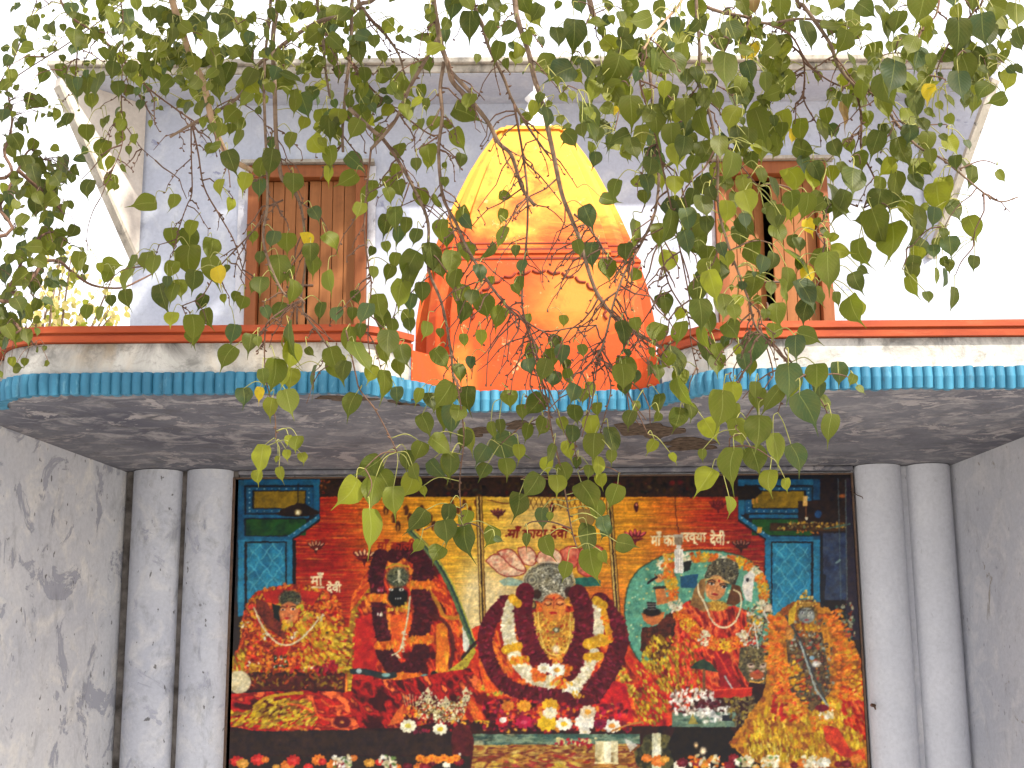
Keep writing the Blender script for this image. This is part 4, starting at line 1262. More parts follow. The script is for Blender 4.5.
# masked animal head, trident
poly([(740, 648), (756, 644), (770, 652), (772, 672), (764, 684), (748, 682), (738, 668)], [(96, 90, 56), (60, 52, 38), (130, 116, 70), (44, 36, 30)], sc_=2.8, seed=66)
area([(744, 650), (768, 650), (770, 662), (742, 662)], 60, [(150, 136, 84), (90, 80, 50), (60, 50, 36), (120, 80, 40)], .7, 1.6, 127, 1.8)
for ex in (751, 763): ell(ex, 666, 5, 3.2, (206, 176, 150), .3 if ex < 757 else -.3, soft=.6); ell(ex, 664.8, 2, .9, (60, 36, 26)); ell(ex, 671, 3, 2, (196, 160, 130), soft=.7)
ell(757, 675, 8, 5, (176, 84, 44)); ell(757, 672, 3.4, 2.6, (160, 60, 44)); stroke([(750, 681), (757, 683), (764, 681)], 1.4, (220, 160, 60)); [ell(ex, 678.5, 1.1, 1.2, (230, 220, 200)) for ex in (752, 763)]
area([(746, 608), (772, 604), (772, 646), (750, 646)], 150, [(150, 150, 130), (90, 84, 64), (196, 190, 166), (60, 50, 40), (120, 90, 50)], .7, 1.7, 117, 2)
stroke([(754, 622), (758, 648)], 1.4, (206, 200, 176)); stroke([(748, 634), (754, 622), (761, 634)], 1.1, (190, 184, 160)); ell(768, 608, 5, 4, (206, 184, 150)); stroke([(764, 612), (770, 625)], 2.6, (206, 200, 180))

# ---- fifth figure (right): cone of marigolds
f5 = spl([(728, 744), (748, 716), (764, 690), (768, 650), (770, 622), (786, 606), (804, 600), (822, 604), (836, 616), (850, 636), (860, 660), (864, 700), (868, 770), (800, 772), (748, 760)], 5)
poly(f5, [(150, 84, 26), (196, 130, 30), (120, 60, 24), (206, 96, 26)], sc_=7, seed=71, rough=4)
area([(744, 736), (770, 700), (858, 700), (866, 764), (760, 758)], 520, [(206, 170, 28), (190, 150, 24), (160, 110, 24), (214, 186, 50)], 1, 2.2, 118, 2.2, 1.4)
area([(772, 690), (800, 660), (822, 690), (800, 722), (774, 722)], 160, RED + ORG + [(220, 150, 40)], 1.2, 2.6, 119, 2)
area([(838, 690), (864, 680), (866, 740), (846, 724)], 130, RED + [(214, 90, 30)], 1.2, 2.4, 120, 2, 1)
poly([(822, 724), (838, 728), (852, 752), (864, 748), (866, 760), (840, 756), (826, 742)], [(150, 24, 28), (206, 60, 30), (220, 110, 30)], sc_=5, ang=.8, stretch=2)
area([(742, 744), (780, 744), (812, 752), (810, 762), (752, 760)], 150, FRINGE + [(206, 186, 90)], .7, 1.5, 121, 3, 1.5)
poly([(786, 640), (822, 632), (832, 690), (812, 712), (790, 690)], [(70, 56, 40), (110, 84, 50), (48, 40, 34), (140, 60, 40)], sc_=3, seed=72)
area([(786, 620), (830, 616), (834, 690), (800, 706)], 260, [(120, 100, 60), (70, 90, 80), (170, 110, 40), (60, 40, 34), (160, 50, 36), (150, 150, 130)], .8, 2, 122)
garland([(778, 616), (773, 640), (776, 664), (782, 690)], 18, ORG + [(222, 130, 26), (206, 100, 24)], 36, 1.3, 1.8)
garland([(832, 612), (842, 640), (846, 670), (844, 700)], 18, ORG + [(222, 130, 26), (206, 100, 24)], 37, 1.3, 1.8)
garland([(852, 650), (858, 680), (858, 700)], 12, ORG + YEL, 38, 1.2, 1.8)
garland([(778, 674), (792, 668), (800, 690), (800, 714)], 14, ORG + YEL, 39, 1.2, 1.8); garland([(836, 700), (826, 720), (812, 724)], 12, ORG + YEL, 40, 1.2, 1.8)
stroke([(786, 616), (800, 640), (814, 676), (826, 702)], 2.4, (60, 60, 56)); stroke([(800, 642), (816, 690), (828, 706)], 2, (150, 160, 150))
ell(816, 664, 6, 4, (214, 210, 196), soft=.6); ell(812, 658, 3, 2.4, (130, 170, 190)); area([(818, 712), (834, 710), (834, 719), (820, 719)], 24, WHT, 1, 2, 123); ell(790, 634, 5, 7, (206, 140, 60), a=.6)
ell(822, 708, 8, 4, (110, 12, 34))
stroke([(824, 576), (822, 606)], 4, (22, 22, 30), .9)
poly([(789, 612), (797, 600), (794, 622), (788, 626)], [(206, 170, 40), (180, 140, 30)], sc_=4)
ell(807, 613, 12, 10, [(120, 90, 30), (60, 44, 24), (170, 136, 50)], sc_=3, seed=73); ell(806.5, 615.5, 9, 8.5, [(140, 146, 136), (110, 116, 112), (170, 172, 156)], soft=.16, sc_=7, seed=9)
for ex in (802.5, 810.5): ell(ex, 613, 2, 1, (220, 216, 206)); ell(ex, 613, .9, .9, (24, 24, 28)); stroke([(ex - 3, 610.4), (ex + 3, 610)], .9, (50, 44, 40))
stroke([(806.6, 613), (806, 617)], 1, (90, 96, 94)); ell(806.5, 620, 2.8, 1.1, (150, 70, 70)); garland([(797, 626), (808, 628), (820, 624)], 5, YEL, 41)
area([(795, 606), (799, 597), (806, 590), (813, 597), (818, 606)], 70, [(196, 150, 50), (226, 196, 110), (140, 100, 36), (90, 64, 30), (216, 176, 80)], .7, 1.5, 128, 1.4); ell(806, 604.6, 9, 1.8, (150, 110, 40))
area([(836, 606), (852, 602), (856, 640), (846, 640)], 60, [(60, 90, 70), (150, 60, 40), (150, 150, 120), (40, 50, 50)], .8, 1.8, 124)

# ---- row of flowers along the bottom
rect(222, 756, 470, 812, (36, 26, 24))
rr = random.Random(9)
for k in range(64):
    cx = 226 + k * 10 + rr.uniform(-4, 4); cy = 762 + rr.uniform(-4, 6)
    if 462 < cx < 640: continue
    p_ = rr.choice([(206, 110, 36), (120, 18, 30), (226, 220, 196), (190, 40, 34), (200, 140, 50), (96, 16, 30)])
    flower(cx, cy, rr.uniform(4, 8), p_, tuple(min(255, v + 20) for v in p_))
for cx in (341, 388, 745, 770, 812): area([(cx - 9, 756), (cx + 8, 756), (cx + 10, 767), (cx - 9, 767)], 34, WHT + [(230, 228, 214), (90, 120, 60)], 1.2, 2.4, int(cx) + 7)
for cx in range(420, 458, 6): flower(cx, 758 + (cx % 4), 5, (222, 130, 36), (206, 100, 26))
ell(696, 745, 3, 4, (240, 200, 140), soft=.8); ell(703, 751, 4.4, 5, (250, 226, 180), soft=.7); area([(690, 756), (722, 755), (724, 768), (690, 768)], 40, ORG + WHT, 1.2, 2.4, 126)


# ---- lettering
def text_tris(txt):
    cu = bpy.data.curves.new('lettering', 'FONT')
    cu.body = txt
    cu.resolution_u = 4
    o = bpy.data.objects.new('lettering', cu)
    COL.objects.link(o)
    dg = bpy.context.evaluated_depsgraph_get()
    me = bpy.data.meshes.new_from_object(o.evaluated_get(dg))
    me.calc_loop_triangles()
    T = [[tuple(me.vertices[i].co[:2]) for i in t.vertices] for t in me.loop_triangles]
    bpy.data.objects.remove(o); bpy.data.curves.remove(cu); bpy.data.meshes.remove(me)
    return T


def write(txt, cx, cy, wd, ht, col, bold=.5, skew=0.0):
    T = text_tris(txt)
    if not T: return
    A = np.array(T, float)
    x0, x1 = A[..., 0].min(), A[..., 0].max(); y0, y1 = A[..., 1].min(), A[..., 1].max()
    for t in A:
        p = [(cx - wd / 2 + (q[0] - x0) / (x1 - x0) * wd + skew * ((q[1] - y0) / (y1 - y0) - .5) * ht, cy + ht / 2 - (q[1] - y0) / (y1 - y0) * ht) for q in t]
        poly(p, col)
        if bold:
            for i in range(3): stroke([p[i], p[(i + 1) % 3]], bold, col)


CR = (226, 206, 160)
write('माँ', 317, 579, 12, 12.5, CR, .7)
write('देवी', 334, 587, 14, 11, CR, .7)
stroke([(312, 587), (324, 587.5)], 1.6, (206, 186, 140))
write('माँ काली', 396, 544.5, 38, 11, (140, 30, 16), .5, .15)
write('माँ काया देवी', 538, 532.5, 60, 12, (120, 22, 16), .7, .15)
for cx in (506, 575): ell(cx, 536, 1.4, 1.4, (120, 22, 16))
write('माँ का', 663, 538.5, 24, 14, CR, .7)
write('ारव्या', 693.5, 539, 25, 12, CR, .7)
write('देवी', 717.5, 538, 15, 15, CR, .7)
for cx in (653, 728): ell(cx, 542.5, 1.4, 1.4, CR)
rect(673.5, 534.5, 683.5, 537.5, (170, 160, 140)); rect(674.5, 537.5, 682.5, 545, (130, 112, 90))

# slight softness of a small photograph blown up for print, then the mesh
def blur(a, r):
    for ax in (0, 1):
        b_ = np.zeros_like(a); n_ = 2 * r + 1
        for k in range(-r, r + 1): b_ += np.roll(a, k, ax)
        a = b_ / n_
    return a


CAN = blur(CAN, 1)
# grain and small irregularities of a real printed photograph
wx_ = ((fbm(XX / 2.6, YY / 2.6, 5, 2) - .5) * 1.9 * S).astype(int); wy_ = ((fbm(XX / 2.6, YY / 2.6, 25, 2) - .5) * 1.9 * S).astype(int)
iy_, ix_ = np.mgrid[0:CH * S, 0:CW * S]
CAN = CAN[np.clip(iy_ + wy_, 0, CH * S - 1), np.clip(ix_ + wx_, 0, CW * S - 1)]
mott = (fbm(XX / 5, YY / 5, 41, 3) - .5) * .36 + (fbm(XX / 1.6, YY / 1.6, 47, 2) - .5) * .28
CAN = np.clip(CAN * (1 + mott[..., None]) + (fbm(XX / 4, YY / 4, 61, 2)[..., None] - .5) * np.array([.10, .06, -.02]), 0, 1)
CAN = blur(CAN, 1)
CAN = np.clip(CAN * (1 + (vnoise(XX * .9, YY * .9, 3)[..., None] - .5) * .10), 0, 1)
PY = YB - 0.045
p0, p1 = at(231, 620, PY).x, at(859, 620, PY).x
q1, q0 = at(540, 477, PY).z, at(540, 806, PY).z
NXP, NYP = 860, 440
gx = np.linspace(p0, p1, NXP); gz = np.linspace(q0, q1, NYP)
GX, GZ = np.meshgrid(gx, gz)
W = np.stack([GX.ravel(), np.full(GX.size, PY), GZ.ravel()], 1)
Rt = np.array(ROT.transposed())
q = (W - np.array(EYE)) @ Rt.T
# the print's picture, laid once onto the flat sheet
u = (512 + F * q[:, 0] / -q[:, 2] - CX0) * S
v = (384 - F * q[:, 1] / -q[:, 2] - CY0) * S
ui = np.clip(u, 0, CW * S - 1).astype(int); vi = np.clip(v, 0, CH * S - 1).astype(int)
rgb = CAN[vi, ui]
POSTER_GAIN = 0.95
lin = np.where(rgb <= .04045, rgb / 12.92, ((rgb + .055) / 1.055) ** 2.4) * POSTER_GAIN
idx = np.arange(NXP * NYP).reshape(NYP, NXP)
faces = np.stack([idx[:-1, :-1], idx[:-1, 1:], idx[1:, 1:], idx[1:, :-1]], -1).reshape(-1, 4)
poster = empty('poster', ((p0 + p1) / 2, PY, q0))
tag(poster, 'wide glossy printed banner of garlanded temple deities hung between the round pilasters', 'poster')
W2 = W - np.array(poster.location)
me = bpy.data.meshes.new('print')
me.vertices.add(len(W2)); me.vertices.foreach_set('co', W2.astype(np.float32).ravel())
me.loops.add(faces.size); me.loops.foreach_set('vertex_index', faces.ravel().astype(np.int32))
me.polygons.add(len(faces)); me.polygons.foreach_set('loop_start', np.arange(0, faces.size, 4, dtype=np.int32))
me.polygons.foreach_set('loop_total', np.full(len(faces), 4, np.int32))
me.update(); me.validate()
at_ = me.color_attributes.new('ink', 'FLOAT_COLOR', 'POINT')
at_.data.foreach_set('color', np.concatenate([np.clip(lin, 0, .9), np.ones((len(lin), 1))], 1).astype(np.float32).ravel())
N = NT('printed_vinyl')
ca_ = N.n("ShaderNodeVertexColor"); ca_.layer_name = 'ink'
h = N.noise(1.6, 3, 0.5)
N.bump(h, 0.02, 0.25)
me.materials.append(N.out(ca_.outputs[0], 0.38, 0.2))
po = bpy.data.objects.new('print', me); COL.objects.link(po); po.parent = poster
del CAN, XX, YY
m = MB()
m.box(p0 - 0.022, p0 - 0.001, PY - 0.012, PY + 0.03, q0, q1 + 0.012)
m.box(p1 + 0.001, p1 + 0.014, PY - 0.012, PY + 0.03, q0, q1 + 0.012)
m.box(p0, p1, PY + 0.004, PY + 0.02, q0, q1)
m.box(p0, p1, PY - 0.006, PY + 0.02, q1 + 0.001, q1 + 0.012)
m.build('poster_frame', M['metal'], poster)
m = MB()
m.tube([at(851, 490, PY - .02), at(857, 495, PY - .05), at(862, 497, PY - .07), at(866, 503, PY - .08)], 0.003, 5)
m.build('tie_wire', M['metal'], poster)
m = MB()
c = at(873, 705, YB - 0.15)
m.tube([c + Vector((0, 0.03, 0)), c + Vector((0, -0.035, -0.004))], [0.012, 0.012], 8)
m.tube([c + Vector((0, -0.03, 0)), c + Vector((0.004, -0.05, -0.03))], [0.010, 0.005], 6)
m.build('nail', M['metal'], temple)

# ------------------------------------------------------------------ pipal tree: branches and leaves
OFF = {'a': (0, 0), 'b': (256, 0), 'c': (512, 0), 'd': (768, 0), 'e': (0, 192), 'f': (256, 192), 'g': (512, 192), 'h': (768, 192), 'i': (230, 384), 'j': (440, 384), 'k': (620, 384)}
LEAFTXT = {
'a': "140,92,55;207,113,45;253,112,30;65,185,55;115,200,60,80;48,305,50;70,355,30;285,45,60;325,95,70;380,130,40;300,150,55;350,165,55;295,205,45;245,283,50;310,335,48;400,335,75;370,412,68;475,360,65;450,280,60;415,215,45;530,265,40;560,330,40;485,465,35;480,555,45;350,530,55;415,600,70;400,650,45,0,y;440,650,45,0,y;515,600,28;490,670,22;340,600,20;320,635,40,70;440,730,60;355,755,65;660,365,35;740,345,40,0,y;455,80,55;510,65,50;520,110,55;480,115,40;410,65,40;410,12,45;545,20,50;340,0,45;650,70,75;600,60,60;690,150,70;610,180,70;640,225,50;610,280,65;660,250,55;570,235,45;720,205,55;720,300,45;750,270,80;780,375,55;750,430,40;800,435,50;815,490,40;845,600,45;840,160,60;800,95,60;760,30,60;915,30,40;840,5,80;900,130,80;905,75,70;960,110,70;1000,155,50;860,240,90;950,215,60;920,290,70;870,345,80;870,300,60;1000,315,75;920,440,60;950,500,60;960,550,50;880,520,50;850,515,40;925,650,90;880,745,50,0,y;980,725,60,0,y;145,410,60;155,475,55;110,430,25;15,470,60;30,440,50;55,560,80;130,580,45;160,625,60,85;85,510,30;225,597,40,80;100,660,70;140,700,90;230,670,80;290,710,55;240,735,80;460,750,30;70,740,60;10,370,30;10,670,30;200,745,50",
'b': "210,38,45;60,55,40;45,130,40;0,160,30;120,120,50,0,y;210,165,60,0,y;290,90,80;320,60,70;270,190,50;410,205,75;440,150,75,60;410,80,50;535,105,55;580,160,40,20;665,152,60,-60;700,80,50;710,120,50;690,40,40;755,100,50;790,25,80;855,100,95;905,40,40;955,30,60;960,70,40;940,115,60;970,200,60;885,235,35;335,290,55;310,235,45;250,260,60;220,250,40;175,290,40;130,240,70;60,290,50;30,310,60;120,340,60;155,380,40;200,320,40,0,y;240,390,40;190,495,50,0,y;140,560,55;65,570,40;435,295,45;530,295,45;550,360,50,30;480,415,60;430,360,50;425,455,70,20;375,405,40;370,465,40;640,290,75;660,365,50;665,390,30;600,450,60;710,505,75;660,495,35;835,455,85,70;805,545,55,40;820,645,55;695,615,70;690,640,60;575,610,60;640,655,40;755,730,40;755,660,20;265,480,80;300,510,85;330,470,60,0,y;250,580,75,0,y;300,625,70;290,690,45,0,y;370,720,70,-70;395,645,70,80;150,745,90;60,640,80;30,680,90;15,750,60;560,690,60;530,740,60;575,750,50;465,750,50;15,320,30;340,170,30;160,40,40;100,30,50;190,60,30;380,380,30",
'c': "95,70,100,0,y;25,200,50,0,y;60,150,45;55,10,70;130,275,100,-70;190,300,110,-60;180,150,70;255,145,120;300,190,40;185,20,30;340,95,60,60;270,25,70;385,25,40;465,40,90;460,100,90;590,30,50;735,40,70;760,90,60;880,145,110;830,165,80;910,130,50;940,40,80;970,15,50,0,b;1010,30,40;960,215,70,0,Y;420,205,100;490,215,100;410,285,120;585,255,110;650,260,90;670,170,70,0,y;680,210,60;300,275,60;240,385,40,0,y;330,360,60;410,375,85,20;85,430,50,-20,y;140,465,60;195,485,40;295,480,115;395,540,90,-20;410,445,30,0,Y;460,600,45;480,445,110;570,480,110;500,300,60;610,360,65,0,y;700,310,60;620,440,90;690,450,100;640,540,80;560,560,70;510,540,70,0,y;680,590,80;770,400,80;850,280,120;940,285,70;900,390,100;880,480,100,0,y;990,490,100;900,560,100;830,590,80;770,610,80;870,660,90;960,640,60;815,680,50,0,y;545,680,90;590,720,60,0,y;650,740,60,0,y;540,730,60;410,750,60;720,660,70;940,550,70;1010,240,40;1000,700,50;930,750,90,0,y;780,740,80;850,740,60;700,710,60;750,480,70;330,300,50;560,620,60;640,620,50;1000,590,60;740,300,60;790,330,60",
'd': "50,40,100;150,130,80;300,170,90;250,105,70,80;270,15,70;340,90,90;430,215,80;420,260,60;490,190,40;460,70,80;490,100,60;540,170,60;610,30,130;640,130,60;480,5,80;740,0,60;760,140,120;740,180,100;850,120,120;900,60,55;980,75,110;930,110,100;880,150,100;890,215,60;760,355,125;790,270,90;875,290,95;930,310,40;975,285,45,20;590,240,100;630,280,90;560,210,60;490,310,120;470,350,100;390,310,85;300,425,75,0,b;350,400,80;395,475,55;230,465,55;255,530,60;268,595,60;430,570,85;460,430,90;590,415,90;640,375,70,0,Y;560,480,80;620,510,70;560,540,70;540,610,110;650,630,60;600,690,100;475,670,65,0,y;510,740,100;590,740,80;330,735,110;370,640,60;730,585,70,0,y;795,580,35;750,650,50;815,695,60;700,755,80,0,y;725,720,30,30;640,560,60;60,190,90;50,260,90;60,330,90;10,270,60;130,510,60;60,490,80,0,y;40,560,60;135,595,60,50;95,540,40,0,Y;20,600,60;140,660,60;20,740,50;90,720,80,0,y;180,710,70,0,y;260,695,60,0,y;190,680,60;440,740,60;330,240,60;100,120,40;10,520,50;350,300,60",
'e': "30,30,60;90,20,60;150,60,80;200,40,70;240,90,70;190,110,60;90,120,60;200,175,80,80;250,165,60,80;100,170,50;130,220,70;110,250,60;235,215,55;165,285,60,80;245,290,60;315,275,65;330,290,40,0,y;15,245,35,0,y;40,280,60;30,330,80;80,350,80;130,360,70;180,370,50;160,320,35;30,430,100;80,460,80;110,485,70;130,420,50;30,520,90;45,565,70;150,560,30;120,600,40;10,610,30;225,330,40;200,435,55,85;290,350,50,0,y;435,290,40,80;430,330,45;400,300,30,0,y;445,435,40;510,420,55;350,475,40;400,480,40;590,50,60,-60;695,40,55;690,180,65;770,150,65;760,190,80;535,275,40;505,340,95,-40;590,280,70;620,290,60;840,230,80;760,270,100;690,310,60;845,310,90;880,340,75,0,Y;905,310,35;775,350,65;720,385,60;670,360,40;645,415,80;690,400,60;810,440,55;830,500,60;690,515,60,0,y;770,535,75;780,580,60;895,425,30;945,420,40;970,445,50;935,570,70;1000,605,65;910,660,85,-40;925,42,30,0,y;1010,180,40;75,705,40,85;1010,380,40;260,60,40;60,60,50",
'f': "415,80,65,0,y;200,190,50,0,Y;125,205,70;70,190,60;20,260,40;240,90,60,30;300,190,60,70;95,310,100;150,385,55;20,380,70;130,320,50;220,240,60;230,290,60;295,345,50;400,418,45;40,480,45;95,480,70;260,470,50;325,495,60;385,490,50;440,485,70;490,450,70;500,510,80;540,540,60;130,570,80;110,640,90;145,640,60,0,y;215,640,38;375,590,85;410,655,95;310,665,80;330,710,100;350,720,80;235,740,80;460,725,60,0,y;140,745,70,0,y;110,740,60,0,y;30,740,60;80,710,70;515,750,60;530,610,100;590,660,90;510,640,60;570,700,60;555,110,90;520,125,60;600,130,50;570,170,60;640,180,60;520,220,40;465,235,30,-30;530,10,50;660,20,60;720,35,40,40;740,150,70;760,190,80;700,250,80;620,280,80;630,330,80;555,270,50;535,320,50;665,395,60;575,400,85;620,440,60;605,500,55;615,530,45;680,545,45;735,565,35;800,345,65;780,280,80;840,240,70;740,300,60;840,120,50;830,90,50;985,95,50;990,165,45;940,230,50;895,320,55;940,360,40;820,410,70;865,425,60;910,455,80;825,475,65;975,500,70;830,590,40;900,580,50,0,y;740,670,90;860,680,40;815,715,50;1000,15,50,80;450,10,60;470,320,40;10,600,40;420,555,50",
'g': "385,35,60,70;305,92,70;530,25,60;490,160,80;455,240,60;318,245,75;265,220,50;385,310,70;490,335,50,-40;15,235,40;40,295,40;15,385,35,40;30,360,40;65,505,30;205,515,40,0,y;170,600,50;200,650,70;160,660,60;75,640,60;70,700,60;130,705,65;280,635,45;215,690,40;225,735,50;165,750,60;450,710,90;440,740,90;490,735,40;445,550,60;495,530,50;460,645,30;580,570,80;610,450,80;670,490,50,0,y;650,670,100;620,670,60;580,720,50;670,750,80;550,700,40;630,130,95;590,175,90;650,50,60;690,200,80;740,200,90;620,280,80,0,y;560,640,30;745,490,110;780,510,60;855,85,90,0,y;940,50,100,0,y;930,120,60;890,30,50;910,180,80;965,230,60;860,270,60,0,y;790,310,80;830,310,60;800,360,80,0,y;960,370,90;840,460,90;885,480,50;880,565,85;965,620,105;900,440,50,0,y;920,640,60,0,y;780,630,90;820,640,60;820,690,70;850,600,40;780,130,60;700,110,80;760,60,80;720,20,60;680,60,60;760,570,50;1000,290,60;840,230,50;1010,490,40;950,700,60;780,250,60;745,340,40;930,690,80",
'h': "90,80,65,0,y;150,50,80;40,170,75;225,160,35;165,140,60,0,Y;230,60,60;300,40,80;260,185,40,0,y;300,240,90,70,y;365,230,70;110,270,90,60;245,310,120;215,260,60;150,330,65,0,Y;80,350,80;145,405,100;195,410,60;145,485,95;40,490,80;20,270,50;60,385,60;10,390,50;415,130,110;440,50,110;500,190,110;595,235,95;580,290,60;575,320,60;660,240,50;600,110,90;580,135,50,0,y;660,100,70;740,80,85;725,220,75;820,145,90;700,170,45;725,295,45;700,335,50;822,280,45;355,365,80,20;380,315,40,40;340,470,90,20;635,420,38;745,415,58;165,580,90,40;110,620,80,20;20,560,60;195,735,80;280,730,90;85,750,110;335,750,40;680,15,90,0,y;100,200,50;260,20,80;500,20,60;550,50,60;30,100,80;120,210,50;90,30,60",
'i': "55,50,60;115,35,40,0,Y;160,95,70,0,y;235,70,85;125,285,70,0,y;110,370,45,0,y;200,355,40,0,y;190,300,22,0,y;225,280,30,0,y;235,225,35,0,y;270,240,55;290,295,35,0,y;490,80,75;670,45,60;755,45,50;800,70,60;860,40,90;860,115,80;780,158,70;910,120,60;950,50,70;760,265,60;835,240,70,40;565,325,75,-60;480,420,80,-30,y;570,430,100;620,390,80;720,400,70,0,y;660,465,95;565,555,90;770,425,30,0,y;820,335,60,40;740,350,50;710,300,60;880,320,70;945,210,60,40;760,540,70,-40;750,650,50,-30;830,680,60;875,520,70;865,600,100;935,620,90;945,540,60",
'j': "20,60,80;40,130,80;110,50,70;280,65,70;385,80,80;535,30,50;570,45,45;600,20,50;540,118,60;630,100,45;325,110,50;405,170,65;490,160,50;350,185,45;240,165,40;205,175,40;95,215,60;165,285,75;40,320,75;255,245,90,80;315,275,60,0,y;175,350,60,-40;265,345,85;310,490,95;365,410,100;445,270,50;430,325,60,0,y;465,405,70,0,y;495,355,70;515,260,60,0,y;525,200,60;605,165,65,0,y;615,250,90;680,215,70;685,290,45;630,320,50,0,y;645,385,45,0,y;595,350,45;550,310,30;580,435,70;700,440,65;410,530,60;440,530,30;580,605,75;630,505,70;660,560,55,30;660,585,50;580,540,70,0,b;430,645,65;500,745,60;605,715,95;655,690,40;740,640,60,70;205,605,60,-40;230,620,25,40;345,620,40;760,140,60;785,90,40;740,20,60;880,70,50;950,140,80;1000,110,60;850,245,40,-25,y;930,295,35,15,y;960,20,80;870,130,30,-30",
'k': "450,30,65,0,y;550,60,80;620,60,90;690,20,90;740,95,110,30;810,70,50;845,165,75;400,90,110;440,130,100;360,180,80,30,y;470,185,80;550,195,120;620,250,90;700,290,85,40;540,295,80;440,320,115;330,285,45;345,375,70,-40,y;600,385,70,0,y;665,405,50,20,y;440,480,50,0,y;960,20,30,40;800,15,40;540,20,50",
}
LEAVES = []
for k_, t in LEAFTXT.items():
    for e in t.split(';'):
        p = e.split(',')
        x, y, wd = float(p[0]), float(p[1]), float(p[2])
        ang = float(p[3]) if len(p) > 3 else 0.0
        fl = p[4] if len(p) > 4 else 'g'
        LEAVES.append((OFF[k_][0] + x / 4, OFF[k_][1] + y / 4, wd / 4, ang, fl))

